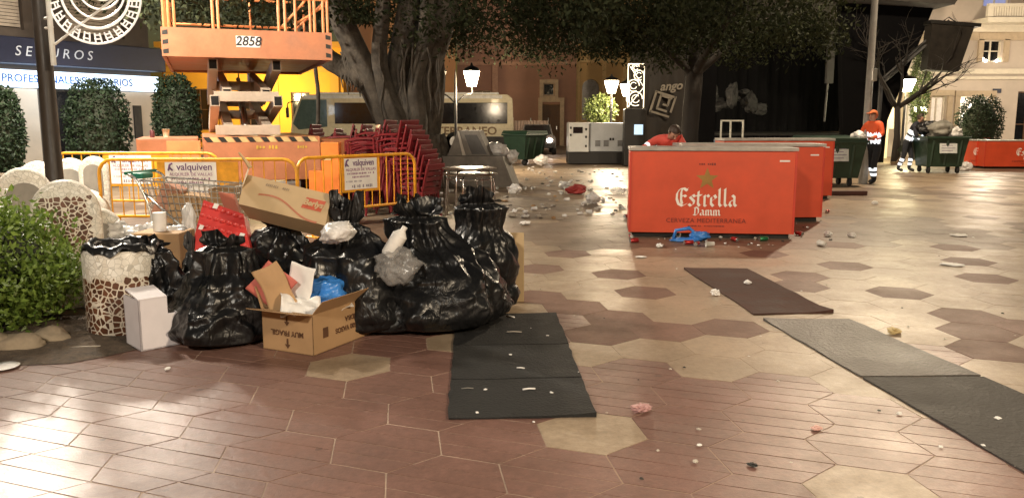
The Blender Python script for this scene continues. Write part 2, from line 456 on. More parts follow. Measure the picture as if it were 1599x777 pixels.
for i in range(-70, 90):
    for j in range(-75, 12):
        c = hexc(i, j)
        if not (1.2 < c.y < 34 and abs(c.x) < 3 + c.y * .72): continue
        near_red = c.y < edge_y(c.x)
        if (i, j) in CREAM_AT: m = 1
        elif (i, j) in RED_AT: m = 3 if c.y > 5.35 else 0
        elif near_red: m = 0
        elif c.y < 9.8: m = 1
        else:
            k = noise.noise(Vector((c.x * .16, c.y * .30, 3))) + random.uniform(-.25, .25) - (.25 if c.x < -.5 else 0)
            m = 2 if k < -.12 else 1
        sh = .993
        poly = [c + v * sh for v in VERT]
        if m == 0:
            rv0 = random.random(); poly = [c + v * .984 for v in VERT]
            w = 2 * max(abs(v.dot(gn)) for v in VERT) / 4 * sh
            base = c.dot(gn) - 2 * w
            for k in range(4):
                q = clip(poly, gn, base + k * w + .0035, base + (k + 1) * w - .0035)
                if len(q) > 2: slab(q, 0, random.uniform(-.0006, .0006), rv0)
        else:
            slab(poly, m, random.uniform(-.0008, .0008))
tag(pav.build("paving", [red_tile, cream_tile, brown_tile, red_slab]), kind='structure')

# ------------------------------------------------------------------ mats on the paving
def mat_on_ground(name, label, pts, mats, cuts):
    a, b, c, d = [Vector(p) for p in pts]           # near left, near right, far right, far left
    mb = MB()
    ts = [0] + cuts + [1]
    for k, (t0, t1) in enumerate(zip(ts, ts[1:])):
        q = [a.lerp(d, t0 + .004), b.lerp(c, t0 + .004), b.lerp(c, t1 - .004), a.lerp(d, t1 - .004)]
        n = 8
        vs = []; fs = []
        for i in range(n + 1):
            for jj in range(n + 1):
                p = q[0].lerp(q[1], i / n).lerp(q[3].lerp(q[2], i / n), jj / n)
                e = noise.noise(p * 9) * .012 + noise.noise(p * 31) * .006
                vs.append((p.x + e, p.y + e * .7, .011 + .007 * noise.noise(p * 3.1) + .022 * max(0, 1 - (p - b).length / .3) ** 2 + .012 * max(0, 1 - (p - d).length / .3) ** 2))
        for i in range(n):
            for jj in range(n):
                o = i * (n + 1) + jj
                fs.append((o, o + n + 1, o + n + 2, o + 1))
        rim = [i * (n + 1) for i in range(n + 1)] + [n * (n + 1) + jj for jj in range(1, n + 1)] + [i * (n + 1) + n for i in range(n - 1, -1, -1)] + [jj for jj in range(n - 1, 0, -1)]
        o = len(vs); vs += [(vs[r][0], vs[r][1], .001) for r in rim]
        for x in range(len(rim)):
            y = (x + 1) % len(rim); fs.append((rim[x], o + x, o + y, rim[y]))
        mb.add(vs, fs, min(k, len(mats) - 1))
    return tag(mb.build(name, mats), label, 'floor mat')
brown_rubber = M("brown_matting", (.06, .028, .021), .8, vs=3, var=.35, bump=.3, spec=.25)
grey_rubber = M("grey_matting", (.055, .048, .042), .5, vs=1.6, var=.75, bump=.5, bs=45)
charcoal_rubber = M("charcoal_matting", (.046, .042, .038), .65, spec=.3, vs=2.2, var=.35, bump=.5, bs=45)
mat_on_ground("floor_mat", "black rubber mat lying on the paving in front of the bin bags", [G(699, 656), G(932, 652), G(868, 489), G(712, 492)], [dark_rubber], [.28, .6])
mat_on_ground("floor_mat", "small dark brown mat pointing to the nearest red counter", [G(1178, 492), G(1302, 489), G(1166, 420), G(1068, 420)], [brown_rubber], [])
mat_on_ground("floor_mat", "long worn grey mat running off the right edge of the photo", [Vector((2.38, 2.6, 0)), Vector((3.2, 2.6, 0)), G(1324, 498), G(1190, 499)], [charcoal_rubber, grey_rubber], [.6])

# ------------------------------------------------------------------ buildings
def wall_with_holes(mb, x0, x1, z0, z1, holes, y=0.0, depth=.25, m=0, mr=None):
    """front wall in the plane y with rectangular openings (x0,x1,z0,z1) and their reveals"""
    xs = sorted({x0, x1, *[h[0] for h in holes], *[h[1] for h in holes]}); zs = sorted({z0, z1, *[h[2] for h in holes], *[h[3] for h in holes]})
    for a, b in zip(xs, xs[1:]):
        for c, d in zip(zs, zs[1:]):
            cx, cz = (a + b) / 2, (c + d) / 2
            if any(h[0] < cx < h[1] and h[2] < cz < h[3] for h in holes): continue
            mb.add([(a, y, c), (b, y, c), (b, y, d), (a, y, d)], [(0, 1, 2, 3)], m)
    for a, b, c, d in holes:
        e = y + depth
        mb.add([(a, y, c), (b, y, c), (b, y, d), (a, y, d), (a, e, c), (b, e, c), (b, e, d), (a, e, d)], [(0, 4, 5, 1), (1, 5, 6, 2), (2, 6, 7, 3), (3, 7, 4, 0)], mr if mr is not None else m)
    return mb
def window(parent, a, b, c, d, y, fm, gm, bars=1, cross=1, name="window"):
    f = MB(); t = .06
    f.box(((a + t / 2), y, (c + d) / 2), (t, .08, d - c)); f.box((b - t / 2, y, (c + d) / 2), (t, .08, d - c))
    f.box(((a + b) / 2, y, c + t / 2), (b - a - 2 * t, .08, t)); f.box(((a + b) / 2, y, d - t / 2), (b - a - 2 * t, .08, t))
    for k in range(bars): f.box((a + (b - a) * (k + 1) / (bars + 1), y + .005, (c + d) / 2), (.05, .07, d - c - 2 * t))
    for k in range(cross): f.box(((a + b) / 2, y + .012, c + (d - c) * (k + 1) / (cross + 1)), (b - a - 2 * t, .06, .04))
    w = f.build(name, fm, parent)
    p = MB(); p.box(((a + b) / 2, y + .06, (c + d) / 2), (b - a - .02, .02, d - c - .02)); p.build("pane", gm, w)
    return w

# insurance office at the left: local x runs from its right corner towards the viewer's left, local -y is the street side
oR = Vector((-12.35, 28.6)); oL = Vector((-15.6, 23.0)); ox = (oR - oL).normalized()
off = thing("office_building", "dark fronted insurance office with navy fascia and glowing blue white sign strip", "building", (oL.x, oL.y, 0), math.atan2(ox.y, ox.x))
W = (oR - oL).length
wall_dk = M("dark_render", (.09, .07, .055), .8, var=.25, vs=1.5)
beige = M("beige_cladding", (.5, .42, .33), .6, var=.12, vs=1.2)
navy = M("navy_fascia", (.012, .016, .04), .4)
mb = MB(); holes = [(-3.2, -.4, .3, 2.5), (-.2, 1.0, .05, 2.5), (2.6, 5.0, .3, 2.5), (.1, 2.3, 4.2, 5.7), (3.6, 5.6, 4.2, 5.7)]
wall_with_holes(mb, -7, W, 0, 9.5, holes)
mb.add([(W, 0, 0), (W, 7, 0), (W, 7, 9.5), (W, 0, 9.5), (-7, 0, 9.5), (-7, 7, 9.5)], [(0, 1, 2, 3), (4, 3, 2, 5)])
mb.build("wall", wall_dk, off)
mb = MB()
for a, b in ((1.05, 2.45), (5.05, W - .01)):
    mb = MB(); mb.box(((a + b) / 2, -.06, 1.25), (b - a, .12, 2.48)); mb.build("cladding", beige, off)
window(off, -3.2, -.4, .3, 2.5, .2, black_metal, glass_dark, 1, 0); window(off, 2.6, 5.0, .3, 2.5, .2, black_metal, glass_dark, 1, 0)
window(off, -.2, 1.0, .05, 2.5, .2, black_metal, glass_dark, 0, 1, "door")
blind = M("cream_blind", (.45, .38, .3), .7)
for a, b in ((.1, 2.3), (3.6, 5.6)):
    window(off, a, b, 4.2, 5.7, .2, wall_dk, glass_dark, 0, 0)
    s = MB()
    for k in range(14): s.box(((a + b) / 2, .12, 4.32 + k * .1), (b - a - .1, .03, .085))
    s.build("roller_blind", blind, off)
mb = MB(); mb.box((W / 2 - 3.4, -.35, 3.55), (W + 7, .66, .75), bev=.02); fa = mb.build("fascia", navy, off)
t = MB(); t.text("SEGUROS", face_text(2.75, -.69, 3.52), .4, sx=1.0, shear=.22, space=1.55, align='CENTER'); t.build("lettering", M("silver_letters", (.6, .62, .66), .4), fa)
mb = MB(); mb.box((W / 2 - 3.4, -.13, 2.77), (W + 7, .24, .5)); sg = mb.build("sign_strip", M("lit_sign", (.6, .75, 1), .4, emit=1.0, ecol=(.62, .8, 1.0)), off)
t = MB(); t.text("DE LOS PROFESIONALES SANITARIOS", face_text(2.9, -.262, 2.77), .32, sx=1.0, bold=.006); t.build("lettering", M("sign_blue", (.04, .12, .4), .5), sg)
mb = MB(); mb.box((5.75, -.14, 1.5), (.28, .1, 1.1)); mb.build("notice_board", black_metal, off)
point("shop_sign_light", oL.to_3d() + Vector((2.6, 1.6, 2.3)), 45, (.6, .8, 1), .4)
off["label"] = "dark fronted insurance office with navy fascia and glowing blue white sign strip"

# yellow townhouse behind the lift
yel = M("yellow_render", (.66, .33, .03), .8, var=.1, vs=.6)
yel2 = M("ochre_render", (.6, .3, .04), .8, var=.1, vs=.6)
b = thing("townhouse", "bright yellow painted townhouse behind the orange lift and the coach", "building", (-20.5, 49, 0))
mb = MB(); holes = [(1.5, 2.7, 1, 3.4), (4.4, 5.6, 1, 3.4), (7.5, 8.6, 0, 3.2)]
wall_with_holes(mb, 0, 10.6, 0, 5.9, holes); mb.add([(10.6, 0, 0), (10.6, 8, 0), (10.6, 8, 5.9), (10.6, 0, 5.9)], [(0, 1, 2, 3)]); mb.build("wall", yel, b)
for h in holes: window(b, *h, .2, M("brown_wood", (.12, .06, .03), .6), glass_dark)
mb = MB(); mb.box((5.3, -.1, 4.5), (10.6, .2, .3)); mb.box((5.3, -.15, 5.9), (11, .5, .3)); mb.build("cornice", yel2, b)
mb = MB()
for x in (.4, 3.55, 6.55, 10.1): mb.box((x, -.06, 2.17), (.5, .1, 4.3))
mb.build("pilaster", yel2, b)
point("facade_flood_light", (-13.5, 45.5, 3.0), 900, (1, .78, .38), .3)
# orange house
org = M("orange_render", (.38, .2, .11), .85, var=.12, vs=.7)
b = thing("townhouse", "orange rendered townhouse seen through the gap between the ficus trunks", "building", (-9.8, 50.5, 0))
mb = MB(); holes = [(1.2, 2.3, 1, 3.3), (3.9, 5.0, 1, 3.3), (3.9, 5.0, 5.3, 7.5)]
wall_with_holes(mb, 0, 6.4, 0, 11.5, holes); mb.build("wall", org, b)
for h in holes: window(b, *h, .2, M("brown_wood", (.12, .06, .03), .6), glass_dark)
mb = MB(); mb.box((3.2, -.1, 11.4), (6.4, .4, .3)); mb.build("cornice", org, b)
# salmon house with doorway
sal = M("salmon_render", (.36, .2, .15), .85, var=.14, vs=.8)
cream_trim = M("cream_trim", (.6, .46, .33), .7)
b = thing("townhouse", "salmon pink house with cream framed doorway and small square window", "building", (-3.4, 52, 0))
mb = MB(); holes = [(5.3, 6.4, 0, 2.55), (5.35, 6.05, 3.1, 3.85), (1.0, 2.1, 1, 3.4)]
wall_with_holes(mb, 0, 7.4, 0, 12, holes); mb.build("wall", sal, b)
window(b, 5.35, 6.05, 3.1, 3.85, .2, cream_trim, glass_dark, 0, 0); window(b, 1.0, 2.1, 1, 3.4, .2, cream_trim, glass_dark)
mb = MB(); mb.box((5.85, .15, 1.27), (1.1, .06, 2.53)); dr = mb.build("door", M("brown_wood", (.12, .06, .03), .6), b)
mb = MB(); mb.box((6.2, .1, 1.1), (.05, .06, .2)); mb.build("handle", steel, dr)
mb = MB()
for x in (5.17, 6.53): mb.box((x, -.04, 1.35), (.25, .1, 2.7))
mb.box((5.85, -.04, 2.83), (1.62, .1, .26))
for a in (5.23, 6.17): mb.box((a, -.04, 3.47), (.22, .09, 1.2))
mb.box((5.7, -.04, 3.97), (.72, .09, .22)); mb.box((5.7, -.04, 2.98), (.72, .09, .2))
mb.build("trim", cream_trim, b)
mb = MB(); mb.box((3.7, -.06, 5.05), (7.4, .12, .2)); mb.box((2.35, -.09, 2.5), (.35, .16, 5)); mb.build("string_course", M("dusky_pink", (.5, .3, .22), .8), b)
# ochre chapel-like house with arch
och = M("deep_ochre_render", (.46, .3, .13), .85, var=.15, vs=.7)
b = thing("townhouse", "ochre house with a tall arched window beside the white generator", "building", (4.05, 53, 0))
mb = MB()
arch = [(.95 + .55 * math.cos(a), 3.6 + .55 * math.sin(a)) for a in [math.pi * k / 10 for k in range(11)]]
outline = [(0, 0), (.4, 0), (.4, 3.6)] + arch[::-1] + [(1.5, 1.6), (.4, 1.6), (.4, 0), (6.6, 0), (6.6, 11), (0, 11)]
mb = MB(); wall_with_holes(mb, 0, 6.6, 0, 11, [(.4, 1.5, 1.6, 4.15)], depth=.3)
for k in range(10):                          # spandrels of the arch
    (xa, za), (xb, zb) = arch[k], arch[k + 1]
    mb.add([(xa, 0, za), (xb, 0, zb), (xb, 0, 4.15), (xa, 0, 4.15), (xa, .3, za), (xb, .3, zb)], [(0, 1, 2, 3), (0, 4, 5, 1)])
mb.build("wall", och, b)
mb = MB(); mb.box((.95, .32, 2.9), (1.1, .04, 2.6)); mb.build("window", M("dim_window", (.05, .03, .02), .3), b)
mb = MB()
for x in (.12, 1.78, 3.1, 4.6, 6.4): mb.box((x, -.07, 2.6), (.24, .14, 5.2))
mb.box((3.3, -.09, 5.3), (6.6, .2, .25)); mb.build("pilaster", M("pale_ochre", (.6, .42, .2), .8), b)
# dark block behind the stage
b = thing("apartment_block", "dark unlit apartment block standing behind the black stage", "building", (10.8, 58, 0))
mb = MB(); holes = [(x, x + 1.3, z, z + 1.7) for x in (1, 4, 7, 10, 13) for z in (1, 4.5, 8)]
wall_with_holes(mb, 0, 16, 0, 13, holes); mb.build("wall", M("dark_brick", (.03, .025, .022), .85), b)
for h in holes: window(b, *h, .15, wall_dk, glass_dark)

# pale mansion at the right
man = M("pale_stone", (.5, .43, .37), .75, var=.12, vs=.9)
man2 = M("ochre_band", (.44, .35, .25), .75, var=.12)
trim = M("white_stone", (.66, .6, .5), .7, var=.08)
xm, ym = 15.6, 36.0
b = thing("mansion", "pale stone mansion with balustraded balcony behind the waste containers", "building", (xm, ym, 0))
def mx(u): return A(u, 188, ym).x - xm
def mz(v): return A(1500, v, ym).z
holes = [(mx(1451), mx(1476), .35, mz(150)), (mx(1496), mx(1541), .1, mz(151)), (mx(1586), mx(1625), 0, mz(143)), (mx(1525), mx(1556), mz(97), mz(62)),
         (mx(1452), mx(1477), mz(8), mz(-50)), (mx(1520), mx(1561), mz(11), mz(-55)), (mx(1605), mx(1640), mz(97), mz(62)), (mx(1408), mx(1432), .35, mz(150))]
mb = MB(); wall_with_holes(mb, 0, 16, 0, 13, holes, depth=.3)
mb.add([(0, 0, 0), (0, 10, 0), (0, 10, 13), (0, 0, 13)], [(3, 2, 1, 0)]); mb.build("wall", man, b)
dusk = M("dusk_glass", (.2, .22, .35), .15, emit=.22, ecol=(.45, .5, .95))  # blue emission stands in for dusk sky mirrored in the panes
warmw = M("lit_window", (.4, .36, .3), .3, emit=.3, ecol=(1, .8, .6))
for k, h in enumerate(holes):
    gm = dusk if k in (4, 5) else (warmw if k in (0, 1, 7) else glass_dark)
    window(b, *h, .22, trim if k != 2 else M("brown_wood", (.12, .06, .03), .6), gm, 1 if k != 1 else 2, 1, "door" if k == 2 else "window")
for k in (0, 1, 3, 7):
    a, c, z0, z1 = holes[k]; mb = MB()
    for x in (a - .12, c + .12): mb.box((x, -.05, (z0 + z1) / 2), (.22, .1, z1 - z0))
    mb.box(((a + c) / 2, -.07, z1 + .13), (c - a + .5, .14, .24)); mb.build("surround", man2, b)
mb = MB()
mb.box((8, -.12, mz(112)), (16, .24, .22)); mb.box((8, -.07, mz(122)), (16, .14, .12)); mb.box((8, -.1, mz(44)), (16, .2, .35)); mb.box((8, -.25, 12.8), (16.3, .6, .4))
mb.build("cornice", trim, b)
mb = MB(); mb.box((8, -.05, mz(52)), (16, .1, .6)); mb.build("frieze", man2, b)
mb = MB(); x0, x1 = mx(1505), mx(1680)
mb.box(((x0 + x1) / 2, -.6, mz(36)), (x1 - x0, 1.2, .2)); mb.box(((x0 + x1) / 2, -1.1, mz(14)), (x1 - x0, .2, .12))
for k in range(46):
    x = x0 + .1 + (x1 - x0 - .2) * k / 45
    mb.box((x, -1.1, (mz(14) + mz(33)) / 2), (.24 if k % 15 == 0 else .07, .16 if k % 15 == 0 else .07, mz(14) - mz(33) - .1))
mb.build("balcony", trim, b)
mb = MB(); xx = [(A(1548, 0, ym).x - xm, mz(80), 1)]
for (u, v) in ((1504, 158), (1515, 165), (1522, 172), (1507, 180), (1527, 160), (1512, 192)):
    p = (mx(u), .1, mz(v)); mb.blob(p, (.1, .08, .1), 0, u, 0, sub=2)
mb.build("shop_light", M("shop_glow", (1, .9, .8), .4, emit=7, ecol=(1, .88, .75)), b)
mb = MB()
for (u, v) in ((1529, 92), (1534, 95), (1551, 95)): mb.blob((mx(u), .14, mz(v)), (.07, .05, .07), 0, u, 0, sub=2)
mb.build("candle_light", M("shop_glow", (1, .9, .8), .4, emit=7), b)
mb = MB(); mb.box((mx(1552), -.03, mz(142)), (.35, .06, .18)); mb.build("street_name_plate", navy, b)
point("mansion_lamp_light", (18.2, 31.5, 3.4), 260, (1, .84, .62), .3)
point("mansion_lamp_light", (25.5, 31.0, 3.6), 300, (1, .84, .66), .3)

# glowing panel standing in for a lit cream wall, and cabinet beside the stage
mb = MB(); p = A(1387, 180, 34.5); mb.box((p.x, 34.5, p.z), (.85, .12, 1.1)); mb.box((p.x, 34.56, .6), (.12, .1, 1.25))
tag(mb.build("lit_wall_panel", M("lit_wall_glow", (.8, .68, .42), .5, emit=.35, ecol=(1, .8, .42))), "glowing cream panel standing in for a lit wall behind the worker in orange", "wall panel")
p = A(1437, 178, 33.5); mb = MB(); mb.box((p.x, 33.5, .95), (.36, .3, 1.9), bev=.02)
cab = mb.build("totem_sign", M("cream_totem", (.55, .48, .3), .5, emit=.12)); tag(cab, "narrow cream totem sign with glowing top behind the broom worker", "totem sign")
mb = MB(); mb.box((p.x, 33.5, 2.0), (.38, .32, .2)); mb.build("lit_top", lamp_glow_green, cab)

# ------------------------------------------------------------------ stage
sy = 31.0
def sx_(u): return A(u, 188, sy).x
def sz_(v): return A(1000, v, sy).z
st = thing("concert_stage", "large black draped concert stage with grey roof edge", "stage", (0, sy, 0))
mb = MB(); xl, xr = sx_(1078), sx_(1384)
mb.box(((xl + xr) / 2, 4.2, .55), (xr - xl, 8.2, 1.0)); mb.build("platform", black_metal, st)
mb = MB(); mb.box(((xl + xr) / 2, .04, .5), (xr - xl, .08, 1.0))
for k in range(40):
    mb.box((xl + (xr - xl) * (k + .5) / 40, -.03, .5), (.1, .06, .98))
mb.build("skirt", black_cloth, st)
n = 60; pts = [(xl + (xr + 1.5 - xl) * k / n, 8.2 + .18 * math.sin(k * 1.9) + .1 * math.sin(k * .7)) for k in range(n + 1)]
mb = MB(); vs = [(x, y, 1.05) for x, y in pts] + [(x, y, 9) for x, y in pts]
mb.add(vs, [(k, k + 1, k + n + 2, k + n + 1) for k in range(n)]); mb.build("backdrop", black_cloth, st, True)
mb = MB(); mb.prism([(sx_(1382), 0), (sx_(1384), sz_(188)), (sx_(1442), sz_(14)), (sx_(1442), 9), (sx_(1290), 9), (sx_(1320), 0)], -.1, .3, 'y'); mb.build("wing_drape", black_cloth, st)
mb = MB(); mb.prism([(xl - .3, 0), (xl + .9, 0), (xl + .9, 9), (xl - .3, 9)], -.1, .3, 'y'); mb.build("wing_drape", black_cloth, st)
mb = MB(); z0 = sz_(12)
mb.prism([(sx_(1238), sz_(-14)), (sx_(1250), sz_(2)), (sx_(1450), sz_(14)), (sx_(1456), sz_(4)), (sx_(1456), sz_(-30)), (sx_(1238), sz_(-40))], -1.2, 7, 'y')
mb.build("roof", M("grey_roof_sheet", (.06, .055, .05), .8, spec=.2), st)
mb = MB()
for u, v0, v1, w in ((1310, 38, 128, .26), (1330, 42, 100, .12)):
    mb.box((sx_(u), 1.2, (sz_(v0) + sz_(v1)) / 2), (w, .2, sz_(v0) - sz_(v1)))
mb.tube([(sx_(1308), 1.2, sz_(128)), (sx_(1306), 1.2, sz_(190))], .04, 8); mb.build("tower", M("grey_truss", (.035, .034, .032), .6, .2), st)
mb = MB()
for k, (u, v, ru, rv) in enumerate(((1142, 142, 14, 16), (1180, 145, 10, 20), (1187, 150, 8, 6), (1203, 138, 9, 5), (1160, 160, 20, 10), (1215, 155, 13, 18), (1235, 168, 14, 10), (1130, 160, 8, 12))):
    mb.blob((sx_(u), 3.4 + .1 * k, sz_(v)), (ru / 41, .25, rv / 41), 0, k, .35, 1.6, 3)
mb.build("gathered_tarpaulin", M("grey_tarpaulin", (.012, .012, .012), .85, var=.4, vs=2, bump=.5, bs=4), st)
# blue flight cases on the ground before the stage
p = G(1128, 232); bx = thing("flight_case", "blue flight case with a bare metal frame standing on it, before the stage", "flight case", (A(1140, 200, 29).x, 29, 0))
mb = MB(); mb.box((0, 0, .45), (.95, .7, .9 + .0), bev=.03); mb.build("body", M("blue_case", (.02, .04, .1), .5), bx)
mb = MB()
for x in (-.38, -.05, .38): mb.box((x, -.25, 1.22), (.05, .05, .62))
mb.box((0, -.25, 1.55), (.81, .05, .05)); mb.build("frame", M("pale_alloy", (.5, .5, .46), .4, .6), bx)
# dark side banner with emblem
by = 30.0; p0, p1 = A(986, 100, by), A(1066, 230, by)
bn = thing("banner", "tall dark banner with a tilted white square emblem left of the stage", "banner", (0, by, 0))
mb = MB(); nn = 16; vs = []
for k in range(nn + 1):
    x = p0.x + (p1.x - p0.x) * k / nn; y = .06 * math.sin(k * 1.3)
    vs += [(x, y, p1.z), (x, y, 4.6)]
mb.add(vs, [(2 * k, 2 * k + 2, 2 * k + 3, 2 * k + 1) for k in range(nn)])
mb.build("cloth", M("charcoal_banner", (.016, .012, .009), .8, vs=1.5, var=.4), bn, True)
mb = MB()
for x in (p0.x, p1.x): mb.tube([(x, .1, 0), (x, .1, 4.7)], .04)
mb.tube([(p0.x, .1, 4.65), (p1.x, .1, 4.65)], .04); mb.build("frame", black_metal, bn)
ec = A(1034, 163, by); T = Matrix.Translation((ec.x, -.12, ec.z)) @ Matrix.Rotation(R(17), 4, 'Y')
mb = MB(); s = .36; w = .075
for a in ((-s, 0, w, 2 * s), (0, s, 2 * s, w), (s, .1, w, 2 * s - .2), (0, -s, 2 * s, w)): mb.box((a[0], 0, a[1]), (a[2], .02, a[3] + (w if a[2] == w else 0)), 0, T)
for a in ((-.16, .06, w, .5), (.06, .28, .42, w), (.1, 0, .2, w), (.18, .13, w, .26), (.02, -.2, .4, w)): mb.box((a[0], .001, a[1]), (a[2], .02, a[3]), 0, T)
mb.build("emblem", M("white_print", (.17, .15, .12), .7), bn)
mb = MB(); q = A(1047, 135, by); mb.text("ango", Matrix.Translation((q.x, -.1, q.z)) @ Matrix.Rotation(R(90), 4, 'X') @ Matrix.Rotation(R(4), 4, 'Z'), .42, bold=.012, shear=.3)
mb.build("lettering", M("white_print", (.17, .15, .12), .7), bn)

# loudspeaker hanging from a boom
tr = thing("boom_arm", "black lattice boom reaching out to the hanging loudspeaker", "boom arm", (0, 0, 0))
a, c = A(1376, 128, 30.6), A(1482, 36, 30.0)
mb = MB(); off3 = [Vector((0, 0, .09)), Vector((0, -.1, -.07)), Vector((0, .1, -.07))]
for o in off3: mb.tube([a + o, c + o], .045, 6)
for k in range(18):
    q = a.lerp(c, k / 18); q2 = a.lerp(c, (k + 1) / 18); mb.tube([q + off3[k % 3], q2 + off3[(k + 1) % 3]], .018, 5)
mb.build("truss", black_metal, tr)
mb = MB(); mb.tube([Vector((a.x, 30.6, 0)), Vector((a.x, 30.6, a.z + .1))], .08, 8); mb.build("mast", black_metal, tr)
q0 = A(1478, 75, 30)
spk = thing("loudspeaker", "big black loudspeaker cabinet hanging in front of the mansion", "loudspeaker", (q0.x, 30, q0.z), R(-6))
mb = MB(); mb.prism([(-.66, -.82), (.42, -.82), (.72, .78), (-.72, .78)], -.3, .35, 'y', 0, Matrix.Rotation(R(4), 4, 'Y')); mb.build("cabinet", M("speaker_black", (.02, .017, .014), .85, spec=.2, var=.5, vs=3), spk)
mb = MB(); mb.box((.05, 0, .82), (1.7, .7, .12), 0, Matrix.Rotation(R(5), 4, 'Y')); mb.tube([(-.3, 0, .85), (0, 0, 1.06), (.3, 0, .85)], .02, 6); mb.build("rigging_frame", black_metal, spk)
# ------------------------------------------------------------------ trees and shrubs
bark = M("ficus_bark", (.075, .062, .048), .9, var=.5, vs=5, bump=1.0, bs=16)
bark_dk = M("dark_bark", (.02, .016, .013), .9, var=.3, vs=3, bump=.6, bs=9)
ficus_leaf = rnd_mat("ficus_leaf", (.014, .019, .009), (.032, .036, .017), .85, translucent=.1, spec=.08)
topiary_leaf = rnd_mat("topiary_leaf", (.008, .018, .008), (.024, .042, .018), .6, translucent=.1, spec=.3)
bright_leaf = rnd_mat("pittosporum_leaf", (.075, .13, .02), (.21, .3, .055), .45, translucent=.3)

def canopy_points(seed, c, rx, ry, zlow, zhigh, n_clump, per, sag=.5, rc=.75):
    rg = random.Random(seed); out = []
    for _ in range(n_clump):
        while True:
            x, y = rg.uniform(-1, 1), rg.uniform(-1, 1)
            if x * x + y * y < 1: break
        px, py = c[0] + x * rx, c[1] + y * ry
        low = zlow + sag * noise.noise(Vector((px * .45, py * .45, seed))) + .1 * (x * x + y * y)
        pz = low + rc * .7 + (zhigh - low) * rg.random() ** 1.7
        rr = rc * rg.uniform(.6, 1.2)
        for _ in range(per):
            d = Vector((rg.gauss(0, 1), rg.gauss(0, 1), rg.gauss(0, .75)))
            d = d / max(.3, d.length) * rr * rg.random() ** .4
            out.append((px + d.x, py + d.y, pz + d.z))
    return out
# old ficus
ty = 20.0
def T_(u, v, dy=0): return A(u, v, ty + dy)
tree = thing("ficus_tree", "old ficus with a fluted many stemmed trunk behind the red chairs", "tree", (0, 0, 0))
mb = MB()
stems = [([(648, 262, 0), (640, 190, 0), (622, 120, .1), (632, 40, .2), (650, -60, .5)], [.45, .4, .28, .25, .24]),
         ([(645, 262, .1), (648, 190, .1), (664, 110, .1), (690, 30, .2), (705, -60, .4)], [.44, .38, .35, .34, .34]),
         ([(630, 262, .2), (612, 195, .1), (580, 130, 0), (545, 60, -.2), (505, -30, -.6)], [.4, .34, .31, .28, .26]),
         ([(655, 262, .3), (664, 195, .3), (676, 120, .4), (668, 40, .6), (655, -40, 1)], [.38, .34, .3, .28, .3]),
         ([(640, 262, -.3), (625, 200, -.32), (604, 150, -.3), (592, 90, -.25), (600, -20, -.2)], [.28, .24, .2, .18, .15]),
         ([(650, 262, -.35), (652, 190, -.4), (648, 130, -.34), (664, 70, -.2), (672, -20, 0)], [.25, .22, .18, .2, .2])]
def smooth_path(pts, rs, k=5):
    P = [Vector(p) for p in pts]; o = []; r = []
    for i in range(len(P) - 1):
        p0, p1, p2, p3 = P[max(i - 1, 0)], P[i], P[i + 1], P[min(i + 2, len(P) - 1)]
        for j in range(k):
            t = j / k
            o.append(.5 * ((2 * p1) + (p2 - p0) * t + (2 * p0 - 5 * p1 + 4 * p2 - p3) * t * t + (3 * p1 - p0 - 3 * p2 + p3) * t ** 3)); r.append(rs[i] + (rs[i + 1] - rs[i]) * t)
    o.append(P[-1]); r.append(rs[-1]); return o, r
for pts, rs in stems:
    p, r = smooth_path([T_(*q) for q in pts], rs); mb.tube(p, r, 20, nz=.28, nf=1.9)
p, r = smooth_path([T_(575, 125), T_(535, 105), T_(505, 85, -.3), T_(450, 20, -.8)], [.3, .26, .22, .16]); mb.tube(p, r, 12, nz=.2)
for k in range(8):                                       # buttress roots
    a = 2 * math.pi * k / 8; c0 = T_(650, 225); 
    p, r = smooth_path([c0 + Vector((math.cos(a) * .4, math.sin(a) * .4, .15)), Vector((c0.x + math.cos(a) * .9, c0.y + math.sin(a) * .9, .1)), Vector((c0.x + math.cos(a) * 1.7, c0.y + math.sin(a) * 1.7, -.05))], [.3, .2, .06]); mb.tube(p, r, 8, nz=.2)
mb.build("trunk", bark, tree, True)
mb = MB(); rg = random.Random(3)
for k in range(26):
    u = rg.choice([rg.uniform(535, 562), rg.uniform(535, 562), rg.uniform(590, 690)]); v1 = rg.uniform(120, 155) if u < 570 else rg.uniform(140, 190)
    dy = -.5 if u > 570 else -.2
    q = [T_(u + rg.uniform(-5, 5), rg.uniform(60, 90), dy)]
    for t in range(1, 6): q.append(T_(u + rg.uniform(-4, 4), 80 + (v1 - 80) * t / 5, dy))
    p, r = smooth_path(q, [.03, .03, .028, .025, .02, .012], 3); mb.tube(p, r, 5)
p, r = smooth_path([T_(491, 90, -1), T_(494, 120, -1), T_(497, 150, -1), T_(496, 215, -1)], [.05] * 4); mb.tube(p, r, 6)
mb.build("aerial_root", bark, tree, True)
cp = canopy_points(5, (-1.6, 20.5), 6.6, 7.2, 3.15, 7.0, 420, 130, .5)
cp += canopy_points(6, (-7.6, 21.5), 4.0, 3.5, 4.1, 7.5, 150, 110, .4)
cp = [p for p in cp if not (520 < 799.5 + p[0] / p[1] * F < 612 and p[2] < 1.55 + (188 - 42) * p[1] / F)]
leaves("crown", cp, .13, ficus_leaf, tree, .5, .45, 5)
